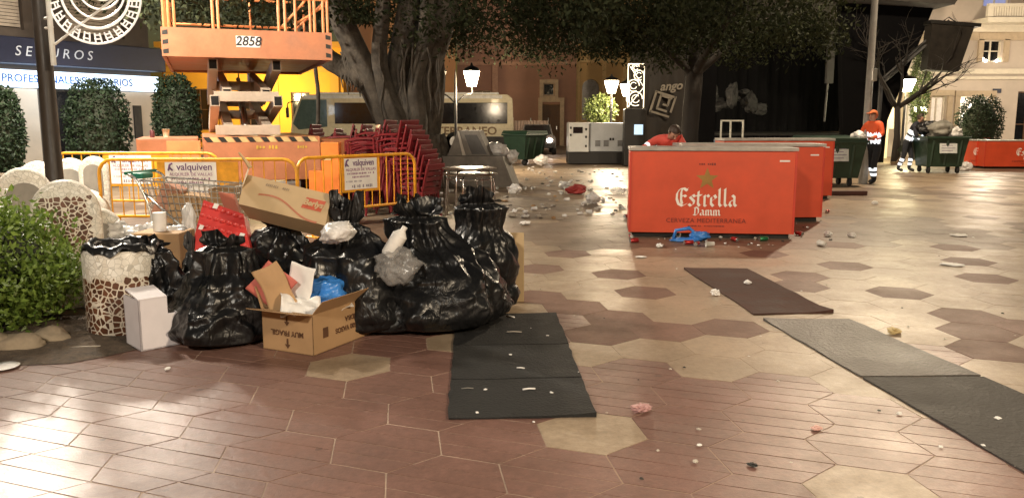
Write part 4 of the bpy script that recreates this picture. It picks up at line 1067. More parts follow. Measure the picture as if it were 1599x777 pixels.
# ------------------------------------------------------------------ crowd barriers
def barrier(label, x, y, rz, wd=2.3, pan=(.0, .95), sign=True):
    o = thing("crowd_barrier", label, "barrier", (x, y, 0), rz, "yellow crowd barriers round the lift")
    h, zl, rc = 1.1, .43, .16; w = wd / 2
    fr = [(-w, 0, zl - .3), (-w, 0, h - rc)] + [(-w + rc - rc * math.cos(R(a)), 0, h - rc + rc * math.sin(R(a))) for a in (20, 45, 70, 90)] + [(w - rc + rc * math.sin(R(a)), 0, h - rc + rc * math.cos(R(a))) for a in (0, 20, 45, 70)] + [(w, 0, h - rc), (w, 0, zl - .3)]
    mb = MB(); mb.tube(fr, .021, 10); mb.tube([(-w, 0, zl), (w, 0, zl)], .018, 8); mb.build("frame", yellow_paint, o, True)
    n = round(wd / .13); xa, xb = pan[0] - pan[1] / 2, pan[0] + pan[1] / 2
    for k in range(1, n):
        xx = -w + wd * k / n; top = h - .02 if not xa < xx < xb else h - .44
        mb = MB(); mb.tube([(xx, 0, zl), (xx, 0, top)], .008, 6); mb.build("bar", yellow_paint, o)
    mb = MB(); mb.box((pan[0], -.004, h - .245), (pan[1], .012, .44), bev=.003); pn = mb.build("panel", yellow_paint, o)
    mb = MB(); sx = pan[0] - (.08 if pan[1] > .7 else 0); mb.box((sx, -.014, h - .23), (min(.6, pan[1] - .07), .006, .4)); sg = mb.build("sign", white_paper, pn)
    mb = MB(); mb.text("valquiven", face_text(sx + .045, -.0185, h - .09), .115, sx=.98 if pan[1] > .7 else .85, bold=.001); 
    mb.tube([(sx - .26, -.02, h - .13), (sx - .24, -.02, h - .06), (sx - .21, -.02, h - .045)], .012, 5)
    mb.tube([(sx - .21, -.02, h - .13), (sx - .25, -.02, h - .09)], .01, 5)
    mb.build("heading", M("plum_ink", (.13, .06, .16), .7), sg)
    mb = MB(); mb.text("ALQUILER DE VALLAS", face_text(sx, -.0185, h - .175), .052); mb.smudge(face_text(sx, -.0185, h - .225), .46, .03, 17); mb.smudge(face_text(sx, -.0185, h - .27), .3, .028, 12); mb.build("lettering", M("mauve_ink", (.3, .15, .25), .7), sg)
    mb = MB(); mb.smudge(face_text(sx - .12, -.0185, h - .325), .26, .025, 14); mb.smudge(face_text(sx + .02, -.0185, h - .39), .4 if pan[1] > .7 else .36, .045, 12); mb.build("small_print", grey_ink, sg)
    for xx in (-w + .2, w - .2):
        mb = MB(); mb.tube([(xx, 0, zl), (xx, 0, .12)], .018, 6); mb.tube([(xx, -.28, .02), (xx, -.1, .12), (xx, .1, .12), (xx, .28, .02)], .018, 6); mb.build("foot", yellow_paint, o)
    return o
pa = A(308, 245, 9.7); barrier("yellow crowd barrier with a white notice behind the shopping trolley", pa.x, 9.7, R(1), 2.32)
pl_, pr_ = A(463, 243, 9.95), A(647, 236, 11.5)
d = pr_.xy - pl_.xy; barrier("yellow crowd barrier set at an angle in front of the red chairs", (pl_.x + pr_.x) / 2, (pl_.y + pr_.y) / 2, math.atan2(d.y, d.x), d.length, (.0, .62))
pb = A(212, 240, 11.6); barrier("yellow crowd barrier partly hidden behind the dark lamp post", pb.x, 11.6, R(-2), 2.35)
# orange post of the lift's outrigger right of the chassis
o_ = A(519, 290, 12.1); mb = MB(); mb.box((0, 0, .62), (.26, .2, 1.24), bev=.01); mb.box((-.22, 0, .45), (.2, .2, .75), bev=.01)
op = mb.build("traffic_post", M("vivid_orange", (.75, .2, .03), .45), None, False, (o_.x, 12.1, 0)); tag(op, "square orange guard post showing behind the angled yellow barrier", "post")
mb = MB(); mb.add([(-.1, -.105, .98), (.02, -.105, 1.05), (.11, -.105, 1.05), (.0, -.105, .98)], [(0, 1, 2, 3)]); mb.add([(-.13, -.105, .98), (-.1, -.105, .98), (.02, -.105, 1.05), (-.08, -.105, 1.05)], [(0, 1, 2, 3)], 1); mb.build("hazard_marking", [stripe_y, stripe], op)

# ------------------------------------------------------------------ red plastic chairs in stacks
red_pl = M("dark_red_plastic", (.16, .013, .018), .38, var=.2)
def chair_parts(o):
    mb = MB(); mb.box((0, 0, .43), (.45, .45, .055), bev=.012); mb.box((0, -.21, .42), (.44, .03, .06)); mb.build("seat", red_pl, o)
    mb = MB(); T = Matrix.Translation((0, .22, .45)) @ Matrix.Rotation(R(-14), 4, 'X')
    mb.box((0, 0, .4), (.5, .03, .1), 0, T, bev=.012)
    for x in (-.22, .22): mb.box((x, 0, .19), (.06, .03, .36), 0, T, bev=.01)
    for z in (.04, .125, .21, .295): mb.box((0, 0, z), (.4, .02, .066), 0, T)
    mb.build("backrest", red_pl, o)
    for x in (-.21, .21):
        for y in (-.2, .2):
            mb = MB(); mb.tube([(x, y, .43), (x * 1.16, y * 1.2, 0)], [.028, .02], 6); mb.build("leg", red_pl, o)
        mb = MB(); mb.tube([(x * 1.15, -.2, .43), (x * 1.2, -.2, .62), (x * 1.2, -.05, .66), (x * 1.16, .25, .67)], .022, 6); mb.build("armrest", red_pl, o)
ch0 = None
def chair_stack(u, v, y, rz, n, lean, name):
    global ch0
    b0 = A(u, v, y); b0.z = 0
    for k in range(n):
        up = .075 * k
        dirv = Vector((math.cos(rz - R(90)), math.sin(rz - R(90)), 0))
        loc = b0 + dirv * (lean * k) + Vector((0, 0, up))
        pos = "bottom" if k == 0 else ("top" if k == n - 1 else f"{k + 1} up from the ground")
        lab = f"red plastic chair, {pos} in the {name}"
        rot = (R(4) * 0, R(random.uniform(-2.5, 2.5)), rz + R(random.uniform(-7, 7)))
        if ch0 is None:
            ch0 = thing("plastic_chair", lab, "chair", loc, 0, "stacked red plastic chairs"); chair_parts(ch0); ch0.rotation_euler = rot
        else: dup(ch0, loc, rot, lab)
chair_stack(655, 300, 13.0, R(-112), 10, .05, "stack beside the tables")
chair_stack(618, 300, 13.9, R(-108), 10, .045, "second stack left of the tables")
chair_stack(575, 300, 14.8, R(-100), 9, .04, "third stack, behind the angled barrier")
chair_stack(528, 300, 15.0, R(-95), 8, .04, "fourth stack, behind the orange post")
chair_stack(490, 300, 15.4, R(-100), 9, .03, "last stack, by the lift")
chair_stack(590, 300, 13.6, R(-75), 9, .035, "stack behind the second one")
chair_stack(548, 300, 14.4, R(-80), 9, .03, "stack right of the orange post")

# ------------------------------------------------------------------ steel tables
def steel_table(label, x, y, z, h=.76, r=.42, rz=0):
    o = thing("steel_table", label, "table", (x, y, z), rz, "stacked round steel tables")
    tbl = M("brown_table_top", (.1, .075, .055), .3, .3)
    mb = MB(); mb.lathe([(r - .02, h - .02), (r, h - .018), (r, h - .004), (r - .02, h), (.01, h)], 36); mb.build("table_top", tbl, o, 'auto')
    mb = MB(); mb.tube([(r * .86 * math.cos(2 * math.pi * k / 24), r * .86 * math.sin(2 * math.pi * k / 24), h - .09) for k in range(25)], .008, 8, cap=False); mb.build("rim", chrome, o, True)
    for k in range(4):
        a = R(45 + 90 * k); c, s = math.cos(a), math.sin(a)
        mb = MB(); mb.tube([(c * r * .3, s * r * .3, h - .035), (c * r * .82, s * r * .82, h - .05), (c * r * .9, s * r * .9, h - .12), (c * r * .98, s * r * .98, 0)], .011, 8); mb.build("leg", chrome, o, True)
p = A(733, 262, 12.6)
steel_table("round steel table at the top of the table stack by the red chairs", p.x, 12.6, .085, rz=.3)
steel_table("round steel table under another one by the red chairs", p.x + .01, 12.62, 0, rz=.55)
p = A(664, 280, 14.2); steel_table("round steel table with bright legs standing between red chairs and table stack", p.x + .1, 14.3, 0, .74, .36, .2)

# ------------------------------------------------------------------ stone monument and containers behind
m0 = A(742, 262, 20)
mo = thing("stone_plinth", "grey stone plinth with a slanted block behind the steel tables", "monument", (m0.x, 20, 0), R(-6))
mb = MB(); mb.prism([(-.85, 0), (1.0, 0), (.72, .72), (-.75, .72)], -.5, .8, 'y'); mb.build("base", grey_stone, mo)
mb = MB(); mb.prism([(-.62, .725), (.42, .725), (.14, 1.32), (-.36, 1.32)], -.35, .45, 'y'); mb.build("block", grey_stone, mo)
mb = MB(); mb.prism([(-.25, .73), (-.17, .73), (-.33, 1.3), (-.37, 1.3)], -.375, -.345, 'y'); mb.build("pale_edge", M("pale_edge_stone", (.5, .45, .38), .6), mo)
mb = MB(); mb.prism([(-.02, .76), (.34, .76), (.1, 1.22), (-.2, 1.22)], -.365, -.345, 'y'); mb.build("plaque", M("dark_plaque", (.07, .065, .06), .4), mo)
def waste_container(label, loc, rz, lid_open=0, tip=None, w=1.36, notice=True):
    o = thing("waste_container", label, "waste container", loc, rz, "green waste containers")
    if tip: o.rotation_euler = tip
    mb = MB(); a, b2 = w / 2 * .84, w / 2
    mb.add([(-a, -.38, .2), (a, -.38, .2), (a, .38, .2), (-a, .38, .2), (-b2, -.52, 1.05), (b2, -.52, 1.05), (b2, .52, 1.05), (-b2, .52, 1.05)], [(3, 2, 1, 0), (0, 1, 5, 4), (1, 2, 6, 5), (2, 3, 7, 6), (3, 0, 4, 7)])
    ins = .04
    mb.add([(-b2 + ins, -.48, 1.05), (b2 - ins, -.48, 1.05), (b2 - ins, .48, 1.05), (-b2 + ins, .48, 1.05), (-a, -.34, .3), (a, -.34, .3), (a, .34, .3), (-a, .34, .3)], [(0, 1, 5, 4), (1, 2, 6, 5), (2, 3, 7, 6), (3, 0, 4, 7), (4, 5, 6, 7)])
    for sx in (-1, 1): mb.box((sx * (b2 + .01), 0, 1.06), (.08, 1.12, .06), bev=.015)
    for sy in (-1, 1): mb.box((0, sy * .53, 1.06), (w + .06, .08, .06), bev=.015)
    for x in (-.4, 0, .4): mb.add([(x - .04, -.385, .25), (x + .04, -.385, .25), (x + .04, -.525, .98), (x - .04, -.525, .98), (x, -.41, .25), (x, -.548, .98)], [(0, 4, 5, 3), (4, 1, 2, 5)])
    mb.build("body", green_plastic, o)
    mb = MB(); T = Matrix.Translation((0, .54, 1.1)) @ Matrix.Rotation(R(lid_open), 4, 'X')
    mb.prism([(-w / 2 - .03, 0), (w / 2 + .03, 0), (w / 2 - .05, .1), (-w / 2 + .05, .1)], -1.1, .02, 'y', 0, T); mb.build("lid", green_plastic, o)
    for sx in (-1, 1):
        for sy in (-.3, .3):
            mb = MB(); mb.lathe([(.01, -.03), (.09, -.03), (.1, 0), (.09, .03), (.01, .03)], 16, 0, Matrix.Translation((sx * .42, sy, .1)) @ Matrix.Rotation(R(90), 4, 'Y')); mb.box((sx * .42, sy, .17), (.09, .06, .08)); mb.build("wheel", dark_rubber, o)
    if notice:
        mb = MB(); T = Matrix.Translation((.02, -.485, .78)) @ Matrix.Rotation(R(90) + math.atan(.14 / .85) * -1, 4, 'X')
        mb.box((0, 0, .022), (.5, .36, .008), 0, T); nt_ = mb.build("notice", M("pale_notice", (.5, .52, .5), .6), o)
        mb = MB()
        for k in range(4): mb.box((-.03 * (k % 2), .12 - k * .075, .028), (.4 - .08 * (k % 2), .022, .004), 0, T)
        mb.build("print", grey_ink, nt_)
    return o
wc = G(1318, 283); waste_container("big green waste container nearest the worker in orange", (A(1301, 240, 19.6).x, 19.9, 0), R(2), 3, w=1.4)
wc = G(1470, 262); waste_container("green waste container heaped with rubbish bags beside the broom worker", (A(1472, 240, 24.6).x, 24.8, 0), R(-3), -205, w=1.2)
wc = A(820, 245, 29); waste_container("dark green waste container among litter by the car headlights", (wc.x, 29.5, 0), R(50), 0, w=1.2, notice=False)
# ------------------------------------------------------------------ red beer counters
random.seed(23)
counter_red = M("counter_red", (.57, .066, .022), .5, var=.13, vs=2.2, rv=.1)
counter_side = M("counter_edge_red", (.5, .04, .018), .55, var=.15, vs=4)
GL = {'E': [[(.66, .84), (.45, .98), (.22, .93), (.07, .7), (.05, .38), (.16, .1), (.4, -.02), (.66, .12)], [(.38, .96), (.31, .75), (.31, .3), (.38, .08)], [(.3, .52), (.5, .58), (.6, .5)], [(.45, .98), (.62, .88), (.68, .98)]],
      's': [[(.38, .5), (.26, .62), (.08, .5), (.34, .24), (.3, .08), (.16, -.02), (.02, .1)]], 't': [[(.12, .82), (.1, .12), (.2, -.02), (.32, .08)], [(-.02, .57), (.3, .6)]],
      'r': [[(.0, .5), (.1, .6), (.1, .02), (.2, -.02)], [(.1, .46), (.26, .62), (.36, .5)]], 'e': [[(.1, .28), (.36, .44), (.24, .61), (.06, .48), (.06, .12), (.2, -.02), (.36, .1)]],
      'l': [[(.0, .88), (.1, .98), (.1, .1), (.2, -.02), (.28, .07)]], 'a': [[(.04, .48), (.2, .61), (.33, .5), (.33, .1), (.44, -.01)], [(.33, .36), (.1, .27), (.05, .1), (.16, -.02), (.33, .12)]],
      'D': [[(.02, .8), (.3, .96), (.52, .72), (.52, .26), (.3, -.02), (.02, .06)], [(.2, .9), (.18, .05)]], 'm': [[(.0, .5), (.1, .6), (.1, .02), (.18, -.02)], [(.1, .46), (.25, .61), (.34, .5), (.34, .02), (.42, -.02)], [(.34, .46), (.5, .61), (.6, .5), (.6, .1), (.7, -.01)]]}
ADV = {'E': .74, 's': .46, 't': .38, 'r': .42, 'e': .44, 'l': .32, 'a': .5, 'D': .66, 'm': .76}
def blackletter(mb, word, cx, z, y, h, wd, nib=.16):
    tot = sum(ADV[c] for c in word); sc = wd / tot; sz = h; x = cx - wd / 2; k = 0
    nx, nz_ = math.cos(R(38)) * nib / 2, math.sin(R(38)) * nib / 2
    for c in word:
        for st_ in GL[c]:
            for (a, b), (a2, b2) in zip(st_, st_[1:]):
                k += 1; yy = y - .0003 * (k % 9)
                q = [(a - nx, b - nz_), (a + nx, b + nz_), (a2 + nx, b2 + nz_), (a2 - nx, b2 - nz_)]
                mb.add([(x + p[0] * sc, yy, z + p[1] * sz) for p in q], [(0, 1, 2, 3)])
        x += ADV[c] * sc
gold = M("gold_print", (.3, .16, .03), .5); dkred = M("dark_red_print", (.17, .02, .012), .6); white_print = M("white_lettering", (.8, .76, .7), .5, var=.05)
def star(mb, x, z, r, y):
    P = [(x + (r if k % 2 == 0 else r * .42) * math.sin(math.pi * k / 5), z + (r if k % 2 == 0 else r * .42) * math.cos(math.pi * k / 5)) for k in range(10)]
    mb.prism(P, y - .002, y, 'y')
def counter(label, x, y, rz, w=2.2, d=.68, h=1.2, tx=.47, parent_scale=1.0):
    """x, y: front left corner on the ground; local x along the front, front at local y = 0"""
    o = thing("beer_counter", label, "bar counter", (x, y, 0), rz, "red beer counters")
    mb = MB(); mb.box((w / 2, d / 2 + .03, .05), (w - .1, d - .1, .1)); mb.build("plinth", black_metal, o)
    mb = MB()
    mb.box((w / 2, .012, (h + .02) / 2), (w - .008, .024, h - .12), bev=.004)
    for xx in (.012, w - .012): mb.box((xx, d / 2 + .012, (h + .02) / 2), (.022, d - .03, h - .125), bev=.004)
    mb.box((w / 2, d - .02, (h + .02) / 2), (w - .05, .03, h - .13))
    bd = mb.build("body", counter_red, o)
    mb = MB(); mb.box((w / 2, d / 2, h - .02), (w + .02, d + .03, .045), bev=.006); mb.build("counter_top", M("grey_laminate", (.34, .31, .28), .4, var=.25, vs=3), o)
    for xx in (.014, w - .014):
        mb = MB(); mb.box((xx, -.003, (h + .02) / 2), (.028, .006, h - .118), bev=.002); mb.build("corner_trim", counter_side, o)
    cx = w * tx
    mb = MB(); blackletter(mb, "Estrella", cx, .435, -.002, .235, .8); blackletter(mb, "Damm", cx + .01, .31, -.002, .115, .36); mb.build("lettering", white_print, bd)
    mb = MB(); star(mb, cx, .79, .15, -.001); mb.build("star_emblem", gold, bd)
    mb = MB(); mb.text("CERVEZA MEDITERRANEA", face_text(cx, -.003, .235), .082, sx=1.02, space=1.08); mb.smudge(face_text(cx, -.003, .165), .5, .022, 26)
    mb.smudge(face_text(cx, -.003, .985), .22, .035, 8)
    mb.build("small_print", dkred, bd)
    mb = MB(); mb.box((w - .16, -.002, h - .17), (.13, .005, .022)); mb.build("sticker", white_paper, bd)
    mb = MB(); mb.box((w + .002, d * .45, .62), (.005, .1, .07)); mb.build("sticker", white_paper, bd)
    return o
a, b2 = G(981, 370), G(1239, 374); d2 = (b2 - a).xy
counter("red beer counter with white blackletter lettering nearest the camera, blue bag at its foot", a.x, a.y, math.atan2(d2.y, d2.x), d2.length)
q = G(1285, 347); counter("second red beer counter, directly behind the one with the blue bag", q.x - 2.2, q.y + .03, R(1))
q = G(1303, 312); counter("third red beer counter, last of the row beside the green container", q.x - 2.2, q.y + .1, R(1.5))
q = G(1512, 261); counter("far red beer counter under the egg shaped bush", q.x, 26.9, R(-1), 2.3, .7, .93, .62)
q = G(1512, 261); counter("far red beer counter turned end on, left of another one under the egg shaped bush", q.x - .05, 27.3, R(0), .62, .7, .93, .5)

# ------------------------------------------------------------------ mosaic litter bin and seats
def bin_mask(nt, L, pos):
    sp = nd(nt, "ShaderNodeSeparateXYZ"); L(pos, sp.inputs[0])
    t = nd(nt, "ShaderNodeMath", operation='LESS_THAN'); t.inputs[1].default_value = .43; L(sp.outputs[2], t.inputs[0]); return t.outputs[0]
def seat_mask(nt, L, pos):
    sp = nd(nt, "ShaderNodeSeparateXYZ"); L(pos, sp.inputs[0])
    a = nd(nt, "ShaderNodeMath", operation='ABSOLUTE'); L(sp.outputs[0], a.inputs[0])
    b = nd(nt, "ShaderNodeMath", operation='LESS_THAN'); b.inputs[1].default_value = .2; L(a.outputs[0], b.inputs[0])
    c = nd(nt, "ShaderNodeMath", operation='LESS_THAN'); c.inputs[1].default_value = .9; L(sp.outputs[2], c.inputs[0])
    e = nd(nt, "ShaderNodeMath", operation='LESS_THAN'); e.inputs[1].default_value = .04; L(sp.outputs[1], e.inputs[0])
    p = nd(nt, "ShaderNodeMath", operation='MULTIPLY'); L(b.outputs[0], p.inputs[0]); L(c.outputs[0], p.inputs[1])
    q = nd(nt, "ShaderNodeMath", operation='MULTIPLY'); L(p.outputs[0], q.inputs[0]); L(e.outputs[0], q.inputs[1]); return q.outputs[0]
def none_mask(nt, L, pos):
    sp = nd(nt, "ShaderNodeSeparateXYZ"); L(pos, sp.inputs[0])
    t = nd(nt, "ShaderNodeMath", operation='GREATER_THAN'); t.inputs[1].default_value = 90; L(sp.outputs[2], t.inputs[0]); return t.outputs[0]
mos_bin, mos_seat, mos_white = mosaic_mat("bin_mosaic", bin_mask), mosaic_mat("seat_mosaic", seat_mask), mosaic_mat("white_mosaic", none_mask)
bag_black = plastic_bag_mat("black_bag_plastic", (.009, .009, .0095), .34, strength=.75)
MATS["black_bag_plastic"].node_tree.nodes["Principled BSDF"].inputs["Specular IOR Level"].default_value = .4
bag_clear = plastic_bag_mat("clear_bag_plastic", (.35, .34, .33), .2, alpha=.4, strength=.9)
bag_white = plastic_bag_mat("white_bag_plastic", (.62, .6, .58), .35, alpha=.93)
bag_blue = plastic_bag_mat("blue_bag_plastic", (.04, .19, .55), .28)
q = G(172, 528)
bn_ = thing("litter_bin", "round mosaic litter bin, white above and brown below, with a black liner over its rim", "litter bin", (q.x, q.y + .25, 0))
mb = MB(); mb.lathe([(.255, 0), (.262, .02), (.262, .6), (.25, .625), (.215, .625), (.21, .15), (.01, .15)], 40); mb.build("body", mos_bin, bn_, 'auto')
mb = MB(); n = 40; vs = []; fs = []
for k in range(n):
    a = 2 * math.pi * k / n; w1 = .012 * math.sin(5 * a) + .01 * math.sin(11 * a + 1)
    for r, z in ((.2, .45), (.213, .63), (.235, .655 + w1), (.262, .64 + w1), (.272, .6 + w1 * 2)): vs.append((r * math.cos(a) + .01, r * math.sin(a), z + .02))
for k in range(n):
    for j in range(4): k2 = (k + 1) % n; fs.append((k * 5 + j, k2 * 5 + j, k2 * 5 + j + 1, k * 5 + j + 1))
mb.add(vs, fs); mb.build("liner", bag_black, bn_, True)
def mosaic_seat(label, u, vt, y, w, rz, m, dep=.17, hole=False):
    t = A(u, vt, y); h = t.z; r = w / 2
    o = thing("mosaic_seat", label, "seat", (t.x, y, 0), rz, "arched mosaic seats")
    arch = [(-r, .0)] + [(-r * math.cos(math.pi * k / 14), h - r * 1.15 + r * 1.15 * math.sin(math.pi * k / 14)) for k in range(15)] + [(r, 0)]
    mb = MB(); bm = bmesh.new()
    vs = [bm.verts.new((p[0], 0, p[1])) for p in arch]; f = bm.faces.new(vs)
    ex = bmesh.ops.extrude_face_region(bm, geom=[f]); bmesh.ops.translate(bm, verts=[v for v in ex['geom'] if isinstance(v, bmesh.types.BMVert)], vec=(0, dep, 0))
    bmesh.ops.recalc_face_normals(bm, faces=bm.faces[:])
    edges = [e for e in bm.edges if abs(e.verts[0].co.y - e.verts[1].co.y) < 1e-5 and max(e.verts[0].co.z, e.verts[1].co.z) > .01]
    bmesh.ops.bevel(bm, geom=edges, offset=.045, segments=3, affect='EDGES', profile=.5)
    bm.verts.index_update(); mb.add([v.co[:] for v in bm.verts], [[v.index for v in f.verts] for f in bm.faces]); bm.free()
    mb.build("backrest", m, o, 'auto')
    mb = MB(); mb.box((0, -.2, .2), (w * .95, .42, .4), bev=.06); mb.build("seat", mos_white, o, 'auto')
    if hole:
        mb = MB(); k0 = .62
        mb.prism([(-r * k0, .42)] + [(-r * k0 * math.cos(math.pi * k / 10), h - r * 1.15 + r * .6 * math.sin(math.pi * k / 10)) for k in range(11)] + [(r * k0, .42)], -.012, .001, 'y'); mb.build("inset_panel", M("grey_cement", (.24, .22, .19), .8, var=.2), o)
    return o
mosaic_seat("arched mosaic seat with a brown tiled front, between the green shrub and the litter bin", 97, 281, 7.0, .56, R(24), mos_seat)
mosaic_seat("white arched mosaic seat behind the brown fronted one, cut by the shrub", 34, 262, 7.9, .52, R(30), mos_white, hole=True)
mosaic_seat("low white mosaic seat with a grey hollow, right of the brown fronted seat", 150, 326, 7.9, .46, R(20), mos_white, hole=True)
mosaic_seat("speckled white mosaic seat in front of the far pair, beside the dark lamp post", 130, 297, 9.6, .5, R(6), mos_white)
mosaic_seat("far white mosaic seat with a grey panel, just right of the dark lamp post", 106, 247, 11.0, .5, R(15), mos_white, hole=True)
mosaic_seat("far white mosaic seat with a grey panel, left end of the yellow notice board", 143, 244, 10.9, .38, R(12), mos_white, hole=True)
mosaic_seat("far white mosaic seat left of the dark lamp post", 55, 252, 10.5, .5, R(20), mos_white, hole=False)

# ------------------------------------------------------------------ bin bags
def bag(label, u, vb, y, w, d, peak, seed, lean=(0, 0), mat=None, neck=.82, ears=True, nw=1.0, name="bin_bag", group="full black bin bags", squash=1.0, parts=None, vt=None):
    """u: middle, y: depth, w/d: width/depth in metres, peak: height of the tied neck"""
    c0 = A(u, vb, y); c0.z = 0
    rg = random.Random(seed); nu, nv = 150, 84; vs = []
    ph = [rg.uniform(0, 6.28) for _ in range(6)]; so = Vector((seed * 5.1, seed * 2.3, seed * 1.7))
    prof = [(0, .02), (.02, .7), (.06, .93), (.14, 1.0), (.28, .92), (.42, .78), (.56, .61), (.7, .43), (neck, .24 * nw), (neck + .04, .14 * nw), (min(.97, neck + .09), .2 * nw), (1.0, .2 * nw)]
    def pr(t):
        for (a, ra), (b, rb) in zip(prof, prof[1:]):
            if a <= t <= b: k = (t - a) / (b - a); k = k * k * (3 - 2 * k); return ra + (rb - ra) * k
        return prof[-1][1]
    for i in range(nv + 1):
        t = i / nv; t = t ** .9
        r = pr(t); pl = max(0, min(1, (t - .35) / .4))
        for k in range(nu):
            th = 2 * math.pi * k / nu
            f = 1 + .10 * math.cos(2 * th + ph[0]) + .06 * math.cos(3 * th + ph[1])
            f *= 1 + pl * (.13 * math.sin(7 * th + ph[2] + t * 3) + .10 * math.sin(11 * th + ph[3] - t * 4) + .06 * math.sin(17 * th + ph[4]))
            x, yy, z = r * f * math.cos(th), r * f * math.sin(th), t
            p = Vector((x * w / 2, yy * d / 2, z * peak))
            q = p * 3.1 + so
            def cr(v):
                dd = noise.voronoi(v)[0]; return dd[1] - dd[0]
            wv = Vector((noise.noise(q * .8), noise.noise(q * .8 + Vector((5, 0, 0))), noise.noise(q * .8 + Vector((0, 7, 0))))) * .5
            a_ = Vector((q.x * .75, q.y * .75, q.z * .42)) + wv; b_ = Vector((q.x * 1.7, q.y * 1.7, q.z * .9)) + wv * 1.5
            disp = .08 * noise.noise(q * .9) - .105 * (cr(a_) - .3) - .04 * (cr(b_) - .3) - .014 * (cr(b_ * 2.6) - .3)
            dr = Vector((math.cos(th), math.sin(th), .25)).normalized()
            p += dr * disp * (1.0 if t < neck else .4) * (w / .6) ** .5
            if ears and t > neck + .05:
                e = (t - neck - .05) / (1 - neck - .05); p.z += peak * .07 * e * (math.sin(2 * th + ph[5]) + .8 * noise.noise(Vector((math.cos(th) * 2, math.sin(th) * 2, seed)))) ; p.x += .02 * e * math.cos(th * 2 + ph[5])
            lt = t ** 1.6
            p.x += lean[0] * lt; p.y += lean[1] * lt
            if p.z < .012: p.z = .012
            vs.append(tuple(p))
    fs = []
    for i in range(nv):
        for k in range(nu):
            k2 = (k + 1) % nu; fs.append((i * nu + k, i * nu + k2, (i + 1) * nu + k2, (i + 1) * nu + k))
    fs.append(tuple(range(nu - 1, -1, -1)))
    mb = MB(); mb.add(vs, fs)
    o = mb.build(name, mat or bag_black, None, True, c0)
    return tag(o, label, "bin bag", group)
bag("tall bulging black bin bag between the white box and the carton of cups", 346, 550, 5.68, .78, .62, .72, 1, (.04, .05), neck=.9, nw=1.5)
bag("black bin bag slumped against the mosaic litter bin above the white box", 247, 480, 6.02, .68, .55, .67, 2, (-.03, .0), neck=.88, nw=1.5)
bag("black bin bag propping up the long tilted carton from below", 452, 470, 6.42, 1.1, .7, .84, 3, (-.05, 0), ears=False)
bag("black bin bag behind the blue bag, its knot sticking up beside the long carton", 541, 490, 6.02, .9, .66, .98, 4, (.02, .05), neck=.78, nw=1.4)
bag("widest black bin bag, with a clear window of torn plastic in its left side", 685, 527, 6.18, 1.16, .84, .9, 5, (-.18, .1), neck=.88, nw=1.5)
bag("tall black bin bag at the right end of the heap before a cardboard sheet", 742, 495, 6.62, .62, .56, .97, 6, (.03, 0), neck=.88, nw=2.4)
bag("low black bin bag wedged between the carton of cups and the widest bag", 606, 520, 6.0, .42, .4, .52, 7, (0, 0))
bag("small black bin bag peeking over the heap below the yellow barrier's right end", 640, 470, 7.0, .55, .5, .88, 8, (0, 0), nw=1.2)
bag("crumpled small grey bag between two black bags by the litter bin", 303, 470, 6.2, .3, .3, .66, 9, (0, 0), mat=plastic_bag_mat("smoky_bag_plastic", (.06, .06, .06), .2, strength=.8), group="loose refuse bags")
# torn window with clear plastic and a white bottle
w0 = A(622, 415, 5.74)
mb = MB(); mb.blob((0, 0, 0), (.14, .08, .12), 0, 14, .4, 1.6, 4); tag(mb.build("plastic_bag", bag_clear, None, True, w0), "crumpled clear plastic bulging from the torn side of the widest black bag", "plastic bag", "loose refuse bags")
w0 = A(618, 378, 5.8)
mb = MB(); T = Matrix.Rotation(R(32), 4, 'Y'); mb.lathe([(.01, -.11), (.05, -.11), (.055, -.1), (.055, .06), (.02, .1), (.02, .13), (.01, .13)], 20, 0, T)
tag(mb.build("plastic_bottle", M("milky_plastic", (.72, .7, .66), .4), None, 'auto', w0), "white plastic bottle leaning in the torn side of the widest black bag", "bottle")
w0 = A(527, 363, 5.78)
mb = MB(); mb.blob((0, 0, 0), (.115, .09, .075), 0, 16, .3, 1.6, 4); tag(mb.build("plastic_bag", bag_white, None, True, w0, (0, R(-18), 0)), "pale lilac white plastic bag lying on the black bags below the long carton", "plastic bag", "loose refuse bags")

# ------------------------------------------------------------------ cartons
def sheet_box(mb, o, a, b, c, t=.004, m=0):
    """thin board with corner o and edge vectors a, b, thickness along c"""
    o, a, b = Vector(o), Vector(a), Vector(b); n = Vector(c).normalized() * t
    vs = [o, o + a, o + a + b, o + b]; vs += [v + n for v in vs]
    mb.add(vs, [(3, 2, 1, 0), (4, 5, 6, 7), (0, 1, 5, 4), (1, 2, 6, 5), (2, 3, 7, 6), (3, 0, 4, 7)], m)
Fp, Lp, Rp = G(490, 556), G(417, 542), G(579, 521)
u1 = Lp - Fp; u2 = Rp - Fp; u2 = Vector((u2.x, u2.y, 0)); hB = A(490, 492, Fp.y).z
un = Vector((-u2.y, u2.x, 0)).normalized(); u1 = un * u1.length if un.dot(u1) > 0 else -un * u1.length   # square corner
e1, e2 = u1.normalized(), u2.normalized()
box = thing("cardboard_box", "open brown carton of cups printed upside down, with a blue bag and white paper inside", "box", Fp)
mb = MB(); Z = Vector((0, 0, hB))
sheet_box(mb, (0, 0, .004), u1, Z, e2, .005); sheet_box(mb, (0, 0, .004), u2, Z, e1, .005)
sheet_box(mb, u2 + Vector((0, 0, .004)), u1, Z, -e2, .005); sheet_box(mb, u1 + Vector((0, 0, .004)), u2, Z, -e1, .005); sheet_box(mb, (0, 0, .003), u1, u2, (0, 0, 1), .005)
bb = mb.build("body", cardboard, box)
up = Vector((0, 0, 1))
